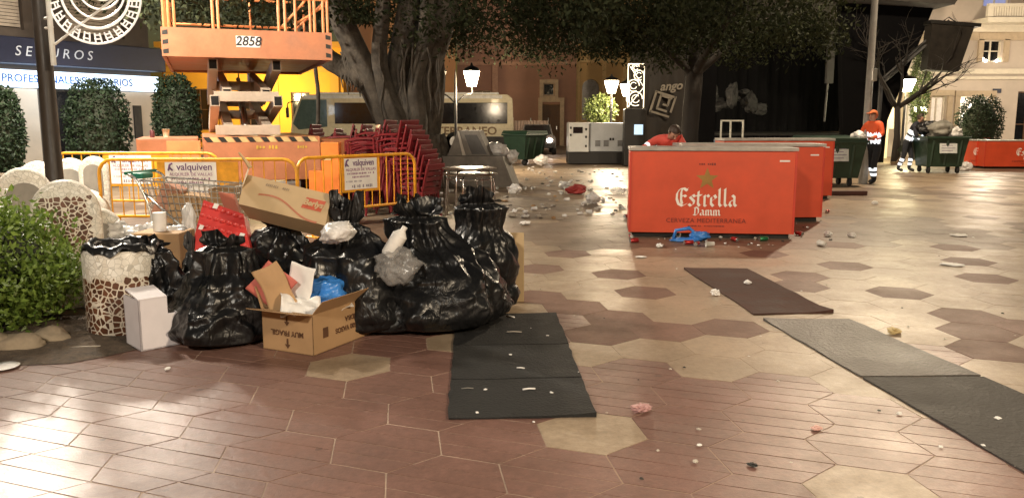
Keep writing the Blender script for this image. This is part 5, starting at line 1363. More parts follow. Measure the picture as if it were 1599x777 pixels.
for (o_, al, dr, ln) in ((Z, u2, -e1 * .55 + up * .6, .13), (Z, u1, -e2 * .9 - up * -.22, .15), (Z + u2, u1, e2 * .55 + up * .75, .16), (Z + u1, u2, e1 * .3 + up * .9, .16)):
    mb = MB(); sheet_box(mb, o_, al, dr.normalized() * ln, dr.cross(al), .004); mb.build("flap", cardboard, box)
def on_face(org, along, outward, sx, sz, flip=True):
    """matrix for print on a vertical box face: x along the face, z up, turned upside down"""
    X = along.normalized(); Zv = Vector((0, 0, 1)); 
    M4 = Matrix((( X.x, 0, -outward.x, 0), (X.y, 0, -outward.y, 0), (0, 1, 0, 0), (0, 0, 0, 1)))
    M4 = Matrix.Identity(4)
    N = outward.normalized()
    for r in range(3): M4[r][0] = X[r]; M4[r][1] = Zv[r]; M4[r][2] = N[r]
    M4.translation = Vector(org) + X * sx + Zv * sz + N * .002
    return M4 @ Matrix.Rotation(math.pi, 4, 'Z') if flip else M4
mb = MB(); L2 = u2.length; L1 = u1.length
for s_, z_ in (("500 VASOS", hB * .42), ("SIDRA", hB * .65)): mb.text(s_, on_face((0, 0, 0), u2, -e1, L2 * (.55 if 'V' in s_ else .64), z_), .05, bold=.001)
Tm = on_face((0, 0, 0), u2, -e1, L2 * .2, hB * .48); mb.box((0, 0, .0), (.055, .07, .001), 0, Tm)
Tm = on_face((0, 0, 0), u2, -e1, L2 * .87, hB * .6); mb.add([(-.025, -.03, 0), (.025, -.03, 0), (0, .02, 0), (-.012, .03, 0), (.012, .03, 0)], [(0, 1, 2), (2, 4, 3)], 0, None, Tm)
left_x = -e1
mb.text("MUY FRAGIL", on_face(u1, -u1, -e2, L1 * .5, hB * .48), .05, bold=.001)
for z_ in (hB * .78, hB * .22):
    Tm = on_face(u1, -u1, -e2, L1 * .5, z_); mb.add([(-.008, -.035, 0), (.008, -.035, 0), (.008, .005, 0), (.024, .005, 0), (0, .035, 0), (-.024, .005, 0), (-.008, .005, 0)], [(0, 1, 2, 6), (5, 3, 4)], 0, None, Tm)
mb.build("print", brown_ink, bb)
# contents
cc = Fp + u1 * .5 + u2 * .5
mb = MB(); mb.blob((0, 0, 0), (.16, .12, .1), 0, 21, .35, 1.8, 4); tag(mb.build("plastic_bag", bag_blue, None, True, Fp + u1 * .5 + u2 * .66 + up * (hB + .06)), "bright blue plastic bag stuffed in the open carton of cups", "plastic bag", "loose refuse bags")
def crumpled_sheet(name, label, cat, loc, sx, sy, mat, seed, rot, amp=.05, group=None):
    mb = MB(); n = 14; vs = []; so = Vector((seed * 3.3, seed * 7.7, 1))
    for i in range(n + 1):
        for j in range(n + 1):
            x, y = (i / n - .5) * sx, (j / n - .5) * sy; q = Vector((x * 6, y * 6, 0)) + so
            vs.append((x + .02 * noise.noise(q + Vector((9, 0, 0))), y + .02 * noise.noise(q + Vector((0, 9, 0))), amp * noise.noise(q) + amp * .6 * abs(noise.noise(q * 2.4))))
    fs = [(i * (n + 1) + j, (i + 1) * (n + 1) + j, (i + 1) * (n + 1) + j + 1, i * (n + 1) + j + 1) for i in range(n) for j in range(n)]
    mb.add(vs, fs); o = mb.build(name, mat, None, True, loc, rot)
    sm = o.modifiers.new("thickness", 'SOLIDIFY'); sm.thickness = .003
    return tag(o, label, cat, group)
crumpled_sheet("paper_sheet", "white paper sheet hanging over the front edge of the open carton", "paper", Fp + u1 * .4 + u2 * .14 + up * (hB + .025), .26, .2, white_paper, 3, (R(30), R(10), R(20)), .07)
crumpled_sheet("paper_sheet", "white card standing upright in the open carton beside the brown card", "paper", Fp + u1 * .62 + u2 * .3 + up * (hB + .12), .2, .34, white_paper, 5, (R(82), R(14), R(-24)), .02)
crumpled_sheet("paper_napkin", "crumpled white napkins filling the open carton under the blue bag", "napkin", Fp + u1 * .35 + u2 * .5 + up * (hB - .02), .34, .26, white_paper, 8, (R(8), R(-4), R(30)), .07)
crumpled_sheet("cardboard_sheet", "brown card with a pointed corner standing in the open carton", "cardboard", Fp + u1 * .8 + u2 * .08 + up * (hB + .14), .19, .33, cardboard, 6, (R(84), R(-24), R(12)), .012)
crumpled_sheet("cardboard_sheet", "reddish card behind the pointed brown card in the open carton", "cardboard", Fp + u1 * .92 + u2 * .1 + up * (hB + .15), .26, .25, M("red_card", (.5, .13, .1), .7), 7, (R(86), R(-50), R(6)), .012)
# white box at the left
Fw, Lw, Rw = G(221, 549), G(199, 528), G(284, 537)
wb = thing("white_box", "white polystyrene box with a torn open top in front of the mosaic bin", "box", Fw)
v2 = Rw - Fw; v1 = Vector((-v2.y, v2.x, 0)).normalized() * .27
poly = M("white_card", (.72, .68, .7), .7, var=.06); hW = A(221, 470, Fw.y).z
mb = MB(); w1, w2 = v1.normalized(), v2.normalized()
sheet_box(mb, (0, 0, .002), v1, Vector((0, 0, hW)), w2, .012); sheet_box(mb, (0, 0, .002), v2 * .7, Vector((0, 0, hW)), w1, .012)
sheet_box(mb, v2 * .7 + Vector((0, 0, .002)), v2 * .3, Vector((0, 0, hW * .66)), w1, .012); sheet_box(mb, v2 + Vector((0, 0, .002)), v1, Vector((0, 0, hW * .66)), -w2, .012)
sheet_box(mb, v1 + Vector((0, 0, .002)), v2, Vector((0, 0, hW * .8)), -w1, .012); sheet_box(mb, (0, 0, .002), v1, v2, (0, 0, 1), .01)
mb.build("body", poly, wb)
mb = MB(); sheet_box(mb, Vector((0, 0, hW)), v2 * .7, (v1.normalized() * .95 + up * .18) * .24, (v2.cross(v1)), .01); mb.build("lid_flap", poly, wb)
# long carton on the heap
lc = thing("cardboard_box", "long pale carton with a red logo lying tilted on top of the bin bags", "box", (0, 0, 0))
pts = [A(372, 318, 6.2), A(508, 352, 5.95), A(530, 304, 6.15), A(384, 272, 6.38)]
pts[2] = pts[3] + (pts[1] - pts[0])
nrm = (pts[1] - pts[0]).cross(pts[3] - pts[0]).normalized(); dpt = -nrm * .2
mb = MB(); vs = pts + [p + dpt for p in pts]
mb.add(vs, [(0, 1, 2, 3), (7, 6, 5, 4), (1, 0, 4, 5), (2, 1, 5, 6), (3, 2, 6, 7), (0, 3, 7, 4)]); lb = mb.build("body", cardboard_pale, lc)
X = (pts[1] - pts[0]).normalized(); Yv = nrm.cross(X); Tc = Matrix.Identity(4)
for r in range(3): Tc[r][0] = X[r]; Tc[r][1] = Yv[r]; Tc[r][2] = nrm[r]
Tc.translation = pts[0] + nrm * .0015
Lc, Hc = (pts[1] - pts[0]).length, (pts[3] - pts[0]).dot(Yv)
mb = MB(); mb.box((Lc * .77, Hc * .55, 0), (Lc * .22, Hc * .36, .002), 0, Tc); lg = mb.build("logo_panel", M("logo_red", (.5, .1, .05), .7), lb)
mb = MB(); mb.text("Berlys", Tc @ Matrix.Translation((Lc * .77, Hc * .56, .0025)), .068, bold=.0025); mb.build("lettering", cardboard_pale, lg)
mb = MB()
cv = [(Lc * .15 + Lc * .75 * t, Hc * (.42 - .34 * t + .13 * math.sin(t * 5.5)), 0) for t in [k / 16 for k in range(17)]]
for (p, q) in zip(cv, cv[1:]): mb.add([(p[0], p[1], .001), (q[0], q[1], .001), (q[0], q[1] + .016, .001), (p[0], p[1] + .016, .001)], [(0, 1, 2, 3)], 0, None, Tc)
mb.build("swoosh", M("logo_pale_red", (.42, .15, .08), .7), lb)
mb = MB(); mb.smudge(Tc @ Matrix.Translation((Lc * .32, Hc * .82, .001)), Lc * .3, .025, 14); mb.build("print", M("faded_ink", (.26, .19, .12), .8), lb)
mb = MB(); a_ = pts[3]; sheet_box(mb, pts[3], (pts[0] - pts[3]) * .5, A(392, 252, 6.35) - pts[3], nrm, .004)
mb.tube([A(391, 262, 6.33), A(383, 250, 6.33), A(373, 238, 6.33)], [.018, .012, .008], 5); mb.build("torn_flap", cardboard_pale, lc)
# red tray
rt = [A(302, 374, 6.3), A(392, 394, 6.2), A(380, 334, 6.45), A(318, 312, 6.5)]
tr_ = thing("bottle_tray", "red moulded tray with white labels tipped on the heap below the trolley", "tray", (0, 0, 0))
red_card = M("bright_red_plastic", (.6, .05, .045), .5, var=.15)
mb = MB(); n_ = (rt[1] - rt[0]).cross(rt[3] - rt[0]).normalized()
vs = rt + [p - n_ * .12 for p in rt]; mb.add(vs, [(0, 1, 2, 3), (7, 6, 5, 4), (1, 0, 4, 5), (2, 1, 5, 6), (3, 2, 6, 7), (0, 3, 7, 4)])
for i in range(7):
    for j in range(4):
        a_, b_ = (i + .5) / 7, (j + .5) / 4; c_ = rt[0].lerp(rt[1], a_).lerp(rt[3].lerp(rt[2], a_), b_)
        mb.blob(c_ + n_ * .002, (.024, .014, .018), 0, 1, 0, sub=1)
bd_ = mb.build("body", red_card, tr_)
mb = MB()
for (a_, b_, s) in ((.12, .3, .035), (.9, .35, .04), (.35, .92, .04)):
    c_ = rt[0].lerp(rt[1], a_).lerp(rt[3].lerp(rt[2], a_), b_) + n_ * .028
    e_ = (rt[1] - rt[0]).normalized() * s; f_ = n_.cross(e_) * 1.1; sheet_box(mb, c_ - e_ / 2 - f_ / 2, e_, f_, n_, .003)
mb.build("label_patch", white_paper, bd_)
p0 = A(318, 378, 6.2); mb = MB(); sheet_box(mb, p0 + Vector((-.07, 0, -.12)), (.14, -.02, .03), (0, .06, .2), (0, -1, .2), .02); tag(mb.build("red_card_box", red_card, None), "folded red card under the red tray, beside the black bags", "carton")
p0 = A(356, 330, 6.75); mb = MB(); sheet_box(mb, p0, (.1, .05, -.02), (-.05, 0, .16), (0, -1, .1), .06); tag(mb.build("red_card_box", M("faded_red_card", (.45, .16, .1), .7), None), "faded reddish carton standing behind the red tray in the trolley", "carton")
# cardboard sheet at the right end of the heap
p0 = A(806, 462, 6.9); mb = MB(); mb.box((0, 0, .3), (.18, .02, .6), 0, Matrix.Rotation(R(-8), 4, 'X'), bev=.004)
tag(mb.build("cardboard_sheet", cardboard_pale, None, False, (A(802, 462, 7.0).x, 6.95, .0)), "pale cardboard sheet standing behind the rightmost tall black bag", "cardboard")
p0 = A(250, 360, 7.1)
mb = MB(); mb.tube([(0, 0, -.28), (0, 0, .18)], .055, 18); mb.tube([(0, 0, .1801), (0, 0, .182)], .02, 10); tag(mb.build("paper_roll", white_paper, None, 'auto', (p0.x, 7.1, p0.z - .02)), "tall white paper roll standing by the shopping trolley", "paper roll")
mb = MB(); mb.box((0, 0, .3), (.42, .36, .6), bev=.02); tag(mb.build("cardboard_box", cardboard, None, False, (p0.x + .02, 7.12, 0)), "closed brown carton carrying the white paper roll behind the mosaic bin", "box")

# ------------------------------------------------------------------ shopping trolley
k0 = A(300, 300, 8.4)
cart = thing("shopping_trolley", "wire shopping trolley full of cartons standing behind the heap", "trolley", (k0.x, 8.4, 0), R(-8))
def wire(mb, a, b, r=.0045): mb.tube([a, b], r, 5)
mb = MB(); x0, x1, yh = -.42, .56, .24; zt0, zt1, zbk, zbf = .96, .9, .42, .5
def W_(s, t): return None
for sy in (-1, 1):
    for t in range(8):
        f = t / 7; a = Vector((x0, sy * yh, zt0)).lerp(Vector((x0 + .12, sy * yh * .8, zbk)), f); b = Vector((x1, sy * yh * .8, zt1)).lerp(Vector((x1 - .04, sy * yh * .65, zbf)), f); wire(mb, a, b, .009 if t in (0, 7) else .0045)
    for t in range(17):
        f = t / 16; a = Vector((x0, sy * yh, zt0)).lerp(Vector((x1, sy * yh * .8, zt1)), f); b = Vector((x0 + .12, sy * yh * .8, zbk)).lerp(Vector((x1 - .04, sy * yh * .65, zbf)), f); wire(mb, a, b)
for (xa, za, xb, zb_, yy, y2) in ((x0, zt0, x0 + .12, zbk, yh, yh * .8), (x1, zt1, x1 - .04, zbf, yh * .8, yh * .65)):
    for t in range(7):
        f = t / 6; z = za + (zb_ - za) * f; x = xa + (xb - xa) * f; y = yy + (y2 - yy) * f; wire(mb, (x, -y, z), (x, y, z), .008 if t in (0, 6) else .0045)
    for t in range(9):
        f = t / 8 * 2 - 1; wire(mb, (xa, f * yy, za), (xb, f * y2, zb_))
for t in range(9):
    f = t / 8 * 2 - 1; wire(mb, (x0 + .12, f * yh * .8, zbk), (x1 - .04, f * yh * .65, zbf))
bright = M("zinc_wire", (.6, .6, .58), .3, .85)
mb.build("basket", bright, cart)
mb = MB()
for sy in (-1, 1):
    p, r = smooth_path([(x0 - .12, sy * .25, 1.02), (x0 - .02, sy * .25, .95), (x0 + .1, sy * .24, .6), (x0 + .05, sy * .24, .2), (x0 + .2, sy * .22, .14), (.5, sy * .16, .16)], [.013] * 6); mb.tube(p, r, 8)
    wire(mb, (x0 + .02, sy * .24, .85), (.35, sy * .2, .18), .011)
wire(mb, (x0 + .05, -.24, .2), (x0 + .05, .24, .2), .01); mb.build("frame", bright, cart, True)
mb = MB(); mb.tube([(x0 - .13, -.27, 1.03), (x0 - .13, .27, 1.03)], .017, 10); mb.box((x0 - .06, -.1, 1.0), (.14, .2, .06), bev=.02); mb.build("handle", M("trolley_green", (.01, .16, .1), .4), cart)
for x, y in ((x0 + .08, -.23), (x0 + .08, .23), (.5, -.16), (.5, .16)):
    mb = MB(); mb.lathe([(.005, -.015), (.055, -.015), (.06, 0), (.055, .015), (.005, .015)], 16, 0, Matrix.Translation((x, y, .06)) @ Matrix.Rotation(R(90), 4, 'X')); mb.box((x, y, .1), (.03, .045, .1)); mb.build("wheel", dark_rubber, cart)
def cart_pt(x, y, z): return Matrix.Translation((k0.x, 8.4, 0)) @ Matrix.Rotation(R(-8), 4, 'Z') @ Vector((x, y, z))
for lab, x, y, z, dm, rt_, mm in (("brown carton lying in the trolley under the barrier's notice", .02, 0, .66, (.44, .32, .3), (0, R(6), R(4)), cardboard), ("flattened reddish carton wedged upright in the trolley", -.22, -.05, .74, (.2, .3, .34), (0, R(24), R(10)), M("pinkish_card", (.45, .22, .14), .8)), ("brown carton at the front end of the trolley by the long carton", .38, .02, .72, (.22, .26, .36), (0, R(-14), R(-6)), cardboard)):
    mb = MB(); mb.box((0, 0, 0), dm, bev=.006); tag(mb.build("cardboard_box", mm, None, False, cart_pt(x, y, z), rt_), lab, "box")
mb = MB(); mb.blob((0, 0, 0), (.06, .05, .2), 0, 33, .3, 2, 4); tag(mb.build("plastic_bag", bag_white, None, True, A(296, 352, 7.5)), "white plastic bag hanging from the front corner of the trolley", "plastic bag", "loose refuse bags")
for k, (u, v, y, s) in enumerate(((185, 362, 8.0, .12), (212, 366, 7.7, .1), (272, 372, 7.2, .13), (236, 362, 7.9, .09))):
    lab = ("white plastic bag behind the bin's left edge", "white plastic bag with a dark print behind the bin's black liner", "translucent white bag right of the white paper roll", "smallest white plastic bag, left of the white paper roll")[k]
    p = A(u, v, y)
    mb = MB(); mb.blob((0, 0, 0), (s, s * .8, s * .85), 0, 40 + k, .45, 1.9, 4); mb.blob((0, .05, -p.z * .55), (s * 1.2, s, p.z * .45), 0, 50 + k, .3, 1.7, 3); tag(mb.build("plastic_bag", bag_white, None, True, p), lab, "plastic bag", "loose refuse bags")
# ------------------------------------------------------------------ people
skin = M("skin", (.42, .23, .16), .55, var=.08); hair_d = M("dark_hair", (.035, .02, .013), .6)
hv_orange = M("hi_vis_orange", (.75, .1, .02), .7, var=.12); hv_pink = M("hi_vis_red", (.62, .09, .07), .7, var=.12)
navy_cloth = M("dark_work_trousers", (.012, .014, .02), .85); reflect = M("reflective_band", (.8, .82, .82), .35, emit=.55, ecol=(.9, .95, 1))  # band emission stands in for light the tape throws back
boot = M("black_boot", (.01, .01, .01), .5)
def person(label, loc, rz, J, zones, scale=1.0, head=None, hair=True, cap=None):
    """J: joint -> (x, y, z, radius); zones(p, bone) -> material index; one skinned surface for the whole body"""
    names = list(J); idx = {n: i for i, n in enumerate(names)}
    E_ = [("pelvis", "belly"), ("belly", "chest"), ("chest", "neck"), ("neck", "chin"), ("chin", "crown_")]
    for s in "lr":
        E_ += [("pelvis", "hip" + s), ("hip" + s, "knee" + s), ("knee" + s, "ankle" + s), ("ankle" + s, "toe" + s), ("chest", "sh" + s), ("sh" + s, "elbow" + s), ("elbow" + s, "wrist" + s), ("wrist" + s, "hand" + s)]
        for f in range(5):
            w, h = Vector(J["wrist" + s][:3]), Vector(J["hand" + s][:3]); d = (h - w).normalized(); sd = d.cross(Vector((0, .3, 1))).normalized(); o2 = sd.cross(d)
            if f < 4: a = h + sd * (f - 1.5) * .02; b = a + d * (.042 + .008 * (1.5 - abs(f - 1.5))) + o2 * .01; c = b + d * .03 + o2 * .022
            else: a = w.lerp(h, .4) + sd * .035; b = a + d * .03 + sd * .03; c = b + d * .03 + sd * .008
            for k, p in enumerate((a, b, c)): J[f"f{s}{f}{k}"] = (*p, .0095 if f < 4 else .011)
            E_ += [(("hand" + s) if f < 4 else ("wrist" + s), f"f{s}{f}0"), (f"f{s}{f}0", f"f{s}{f}1"), (f"f{s}{f}1", f"f{s}{f}2")]
    names = list(J); idx = {n: i for i, n in enumerate(names)}
    me = bpy.data.meshes.new("tmp"); me.from_pydata([J[n][:3] for n in names], [(idx[a], idx[b]) for a, b in E_], [])
    ob = bpy.data.objects.new("tmp", me); C.objects.link(ob)
    ob.modifiers.new("s", 'SKIN'); 
    for n, v in zip(names, me.skin_vertices[0].data): v.radius = (J[n][3], J[n][3] * (.8 if n in ("belly", "chest", "pelvis") else 1)); v.use_root = n == "pelvis"
    sb = ob.modifiers.new("d", 'SUBSURF'); sb.levels = 2; sb.render_levels = 2
    dg = bpy.context.evaluated_depsgraph_get(); bm_ = bpy.data.meshes.new_from_object(ob.evaluated_get(dg))
    bpy.data.objects.remove(ob)
    o = bpy.data.objects.new("person", bm_); C.objects.link(o); o.location = loc; o.rotation_euler = (0, 0, rz); o.scale = (scale,) * 3
    bm_.materials.clear()
    for m in (skin, zones['top'], navy_cloth, reflect, boot): bm_.materials.append(m)
    segs = [(a, b, Vector(J[a][:3]), Vector(J[b][:3])) for a, b in E_]
    mi = []
    for p in bm_.polygons:
        c = p.center; best = None
        for a, b, A_, B_ in segs:
            d = B_ - A_; t = max(0, min(1, (c - A_).dot(d) / max(1e-9, d.length_squared))); q = (c - A_ - d * t).length / max(.02, J[a][3] * (1 - t) + J[b][3] * t)
            if best is None or q < best[0]: best = (q, a, b, t)
        _, a, b, t = best
        if a in ("neck", "chin") and not (a == "neck" and t < .25): k = 0
        elif b.startswith("hand") or b[0] == 'f' or a.startswith("hand"): k = 0
        elif a.startswith("ankle"): k = 4
        elif a.startswith("knee"): k = 3 if (.25 < t < .42 or .55 < t < .72) else (4 if t > .9 else 2)
        elif a.startswith("hip") or b.startswith("hip"): k = 2
        elif a.startswith("elbow"): k = 3 if .3 < t < .62 else 1
        elif a == "pelvis": k = 3 if .3 < t < .8 else (2 if t < .3 else 1)
        elif a == "belly": k = 3 if .12 < t < .45 else 1
        else: k = 1
        mi.append(k)
    bm_.polygons.foreach_set("material_index", mi); bm_.polygons.foreach_set("use_smooth", [True] * len(mi))
    ch, cr = Vector(J["chin"][:3]), Vector(J["crown_"][:3]); ax = (cr - ch).normalized(); fw = Vector(head or (0, -1, 0)); fw = (fw - ax * fw.dot(ax)).normalized(); sd = fw.cross(ax); mid_ = ch.lerp(cr, .5)
    mb = MB()
    for s in (-1, 1): mb.blob(mid_ + fw * .085 + sd * s * .032 + ax * .01, (.011, .011, .008), 0, 1, 0, sub=1)
    mb.build("eye", M("eye_dark", (.02, .015, .012), .3), o)
    mb = MB(); mb.tube([mid_ + fw * .088 + ax * .01, mid_ + fw * .112 - ax * .025, mid_ + fw * .092 - ax * .035], [.008, .014, .01], 6)
    for s in (-1, 1): mb.blob(mid_ + sd * s * .09 - ax * .005, (.012, .02, .03), 0, 1, 0, sub=1)
    mb.build("nose_and_ears", skin, o)
    mb = MB(); mb.box(mid_ + fw * .09 - ax * .06, (.04, .012, .008)); mb.build("mouth", M("lips", (.3, .1, .08), .5), o)
    mb = MB(); bm = bmesh.new(); bmesh.ops.create_uvsphere(bm, u_segments=20, v_segments=14, radius=1)
    vs = []
    for v in bm.verts:
        w = v.co; p = mid_ + ax * .022 + (sd * w.x * .103 + fw * (w.y * .112 - .012) + ax * w.z * .118) * (1 + .05 * noise.noise(w * 4)); vs.append(p)
    bm.verts.index_update()
    fs = [[v.index for v in f.verts] for f in bm.faces if not (f.calc_center_median().y > .25 and f.calc_center_median().z < .45) and f.calc_center_median().z > -.62]
    mb.add(vs, fs); mb.build("hair", cap or hair_d, o, True); bm.free()
    if cap:
        mb = MB(); c_ = mid_ + ax * .06 + fw * .1; mb.add([c_ + sd * .08, c_ - sd * .08, c_ - sd * .05 + fw * .09 - ax * .015, c_ + sd * .05 + fw * .09 - ax * .015], [(0, 1, 2, 3)]); pk = mb.build("cap_peak", cap, o); pk.modifiers.new("t", 'SOLIDIFY').thickness = .008
    return tag(o, label, "person")
def standing(lean=0.0, arms=None, step=.12):
    J = dict(pelvis=(0, 0, .95, .15), belly=(0, -lean * .35, 1.13, .145), chest=(0, -lean * .8, 1.36, .155), neck=(0, -lean * 1.05, 1.51, .06), chin=(0, -lean * 1.15 - .01, 1.575, .085), crown_=(0, -lean * 1.25, 1.7, .095),
             hipl=(.1, 0, .88, .105), hipr=(-.1, 0, .88, .105), kneel=(.11, -step, .5, .075), kneer=(-.11, step * .3, .5, .075), anklel=(.11, -step * .6, .09, .055), ankler=(-.11, step * 1.6, .09, .055), toel=(.12, -step * .6 - .17, .04, .045), toer=(-.12, step * 1.6 - .17, .04, .045))
    for s, sx in (("l", 1), ("r", -1)):
        e, w, h = arms[s]
        J["sh" + s] = (sx * .19, -lean * .85, 1.43, .085); J["elbow" + s] = (*e, .058); J["wrist" + s] = (*w, .042)
        d = (Vector(h) - Vector(w)).normalized(); J["hand" + s] = (*(Vector(w) + d * .075), .036)
    return J
# worker in orange, seen from behind and a little to the side, arms on the container
q = G(1367, 288)
J = standing(.1, {'l': ((.3, -.12, 1.2), (.22, -.36, 1.12), (.2, -.5, 1.12)), 'r': ((-.3, -.14, 1.2), (-.24, -.4, 1.14), (-.22, -.55, 1.14))})
person("worker in an orange jacket and cap with white reflective bands beside the green container", (q.x - .02, q.y + .15, 0), R(-62), J, dict(top=hv_orange), 1.02, cap=M("orange_cap", (.5, .12, .03), .8))
# worker with a broom, half hidden by the second container
q = G(1418, 263)
J = standing(.28, {'l': ((.28, -.32, 1.15), (.12, -.5, 1.05), (.05, -.62, 1.0)), 'r': ((-.28, -.3, 1.12), (-.1, -.48, .92), (-.02, -.6, .88))})
person("worker bending with a broom between the bare tree and the heaped container", (A(1416, 230, 25.3).x, 25.3, 0), R(50), J, dict(top=M("navy_jacket", (.015, .017, .028), .8)), 1.0)
bt0, bt1 = G(1400, 258), A(1447, 195, 25.2)
br = thing("broom", "long handled broom held by the bending worker", "broom", (0, 0, 0))
mb = MB(); mb.tube([bt0 + up * .12, bt1], .02, 8); mb.build("handle", M("pale_wood", (.4, .3, .18), .6), br)
mb = MB(); mb.box((bt0.x, bt0.y, .1), (.4, .07, .06))
for k in range(14): mb.tube([(bt0.x - .19 + k * .029, bt0.y, .08), (bt0.x - .21 + k * .032, bt0.y - .02, .0)], .012, 4)
mb.build("head", M("brush_bristle", (.15, .1, .05), .8), br)
# worker in red behind the nearest counter, bending over
J = standing(.42, {'l': ((.32, -.5, 1.0), (.26, -.68, .85), (.24, -.8, .82)), 'r': ((-.36, -.42, 1.22), (-.52, -.55, 1.14), (-.6, -.62, 1.12))})
for n in ("chest", "neck", "chin", "crown_", "shl", "shr"): x, y, z, r_ = J[n]; J[n] = (x, y, z - {'chest': .12, 'neck': .19, 'chin': .22, 'crown_': .29, 'shl': .14, 'shr': .14}[n], r_)
J["chin"] = (0, -.56, 1.36, .085); J["crown_"] = (0, -.66, 1.44, .095)
p = A(1046, 212, 13.4); person("worker in a red top bending down behind the nearest beer counter", (p.x, 14.05, -.0), R(8), J, dict(top=hv_pink), .97, head=(0, -.6, -.7), cap=None)

# ------------------------------------------------------------------ litter
random.seed(41)
def paper_ball(u, v, s, label, mat=None, group="paper scraps on the paving", name="paper_scrap", flat=.45, amp=.5, seed=None, y=None):
    p = G(u, v); mb = MB(); sd = seed or int(u * 7 + v); z = s * flat * .9
    mb.blob((0, 0, z), (s, s * .75, s * flat), 0, sd, amp, 2.0, 3, .004)
    o = mb.build(name, mat or white_paper, None, False, (p.x, p.y, .003), (0, 0, random.uniform(0, 6)))
    return tag(o, label, "litter", group)
paper_ball(1167, 444, .045, "white crumpled paper lying on the small brown mat")
paper_ball(1117, 461, .04, "white paper scrap on the cream paving left of the small brown mat", flat=.7)
paper_ball(820, 351, .09, "white food tray scrap on the bare paving behind the rightmost bags", flat=.3)
paper_ball(804, 300, .15, "white cloth heap among the litter left of the nearest beer counter", flat=.6, name="cloth")
paper_ball(1001, 402, .06, "flat white paper on the paving before the nearest counter", flat=.12)
paper_ball(1030, 386, .05, "white crumpled cup at the foot of the nearest counter left of the blue bag")
paper_ball(1487, 414, .11, "pale torn paper between red paving tiles far right", flat=.08)
paper_ball(1396, 521, .055, "yellowish crumpled wrapper beside the long grey mat", M("yellowish_paper", (.5, .38, .18), .7), flat=.4)
paper_ball(1366, 319, .07, "small white scrap on the paving before the worker in orange")
paper_ball(1498, 368, .12, "pale paper sheet lying flat on the far right paving", flat=.07)
paper_ball(1293, 369, .06, "white paper ball in the shadow right of the counters", flat=.6)
paper_ball(1330, 370, .05, "second white paper ball further right of the counters", flat=.6)
paper_ball(262, 578, .02, "small white paper curl in front of the big black bag", flat=.5)
paper_ball(1558, 655, .022, "white scrap on the right end of the long grey mat", flat=.3)
paper_ball(1275, 671, .03, "tiny pink crumb on the paving left of the long grey mat", M("pink_scrap", (.6, .35, .3), .7), flat=.3)
paper_ball(1175, 728, .022, "dark crushed leaf on the foreground paving", M("dark_leaf", (.02, .02, .018), .8), flat=.35)
paper_ball(900, 303, .22, "crushed red cardboard among the litter left of the nearest counter", M("dull_red_card", (.3, .03, .025), .6), flat=.45, name="crushed_carton", amp=.35)
paper_ball(880, 294, .14, "pale crumpled bag behind the crushed red cardboard", bag_white, flat=.6)
paper_ball(925, 318, .13, "pale crumpled bag right of the crushed red cardboard", bag_white, flat=.8)
paper_ball(965, 303, .16, "greyish crumpled bag close to the nearest counter's left edge", bag_clear, flat=.5)
# blue torn bag at the counter foot
p = G(1075, 376); mb = MB()
mb.tube([(-.2, 0, .02), (-.17, 0, .14), (0, -.02, .17), (.1, -.03, .1), (.02, -.04, .03), (-.2, 0, .03)], [.022, .025, .028, .022, .018, .02], 7, nz=.5); mb.blob((.14, -.02, .07), (.13, .07, .06), 0, 61, .4, 2, 3, .004); mb.blob((-.05, -.05, .02), (.18, .06, .025), 0, 62, .4, 2, 3, .004)
tag(mb.build("plastic_bag", bag_blue, None, True, (p.x, p.y, 0)), "torn light blue plastic bag at the foot of the nearest beer counter", "plastic bag", "loose refuse bags")
# plate, cans, cups
p = G(3, 575); mb = MB(); mb.lathe([(.001, .004), (.07, .004), (.1, .014), (.102, .016), (.07, .008), (.001, .008)], 32, cap=False); tag(mb.build("paper_plate", white_paper, None, True, (p.x, p.y, .001)), "round white plate on the paving at the left edge of the photo", "plate")
can_red = M("can_red", (.4, .03, .03), .3, .5, var=.5, vs=14); can_silver = M("can_silver", (.55, .55, .55), .28, .9)
def can(u, v, label, crush=0.0, rz=0.0, green=False):
    p = G(u, v); o = thing("drink_can", label, "can", (p.x, p.y, .033), rz, "empty drink cans")
    T = Matrix.Rotation(R(90), 4, 'Y')
    mb = MB(); pr_ = [(.026, -.06), (.032, -.052), (.032, .048), (.026, .058)]
    vs0 = MB(); vs0.lathe(pr_, 16, 0, T)
    vs0.v = [(x, y * (1 - crush * .1), max(-.03, z * (1 - crush * .5) + crush * .012 * noise.noise(Vector((x * 40, y * 40, u))))) for x, y, z in vs0.v]
    vs0.build("can_wall", M("can_green", (.03, .2, .08), .3, .5) if green else can_red, o, 'auto')
    for s in (-.0605, .0585):
        mb = MB(); mb.lathe([(.001, 0), (.025, 0), (.026, .002)], 14, 0, Matrix.Translation((s, 0, 0)) @ T); mb.build("lid", can_silver, o)
for a in ((990, 379, "red and white can at the left corner of the nearest counter", .2, .4), (985, 372, "crumpled red can just behind the can at the counter's left corner", .8, 1.6), (1075, 382, "dark red can beside the light blue bag", .3, .2), (1088, 384, "crumpled can right of the light blue bag", .9, 1.1), (1147, 377, "silver red can under the middle of the nearest counter", .2, 1.9), (1192, 376, "green can under the nearest counter's lettering", .1, .3, True),
          (1292, 333, "dark can behind the counters' right side", .2, 1), (1248, 368, "pale can at the right corner of the nearest counter", .3, 2), (978, 340, "small can on the shining paving left of the counter", .3, .9)): can(*a)
random.seed(77)
scr = [(730, 582, .05), (900, 575, .014), (845, 610, .05), (815, 573, .02), (760, 612, .02), (870, 495, .012)]
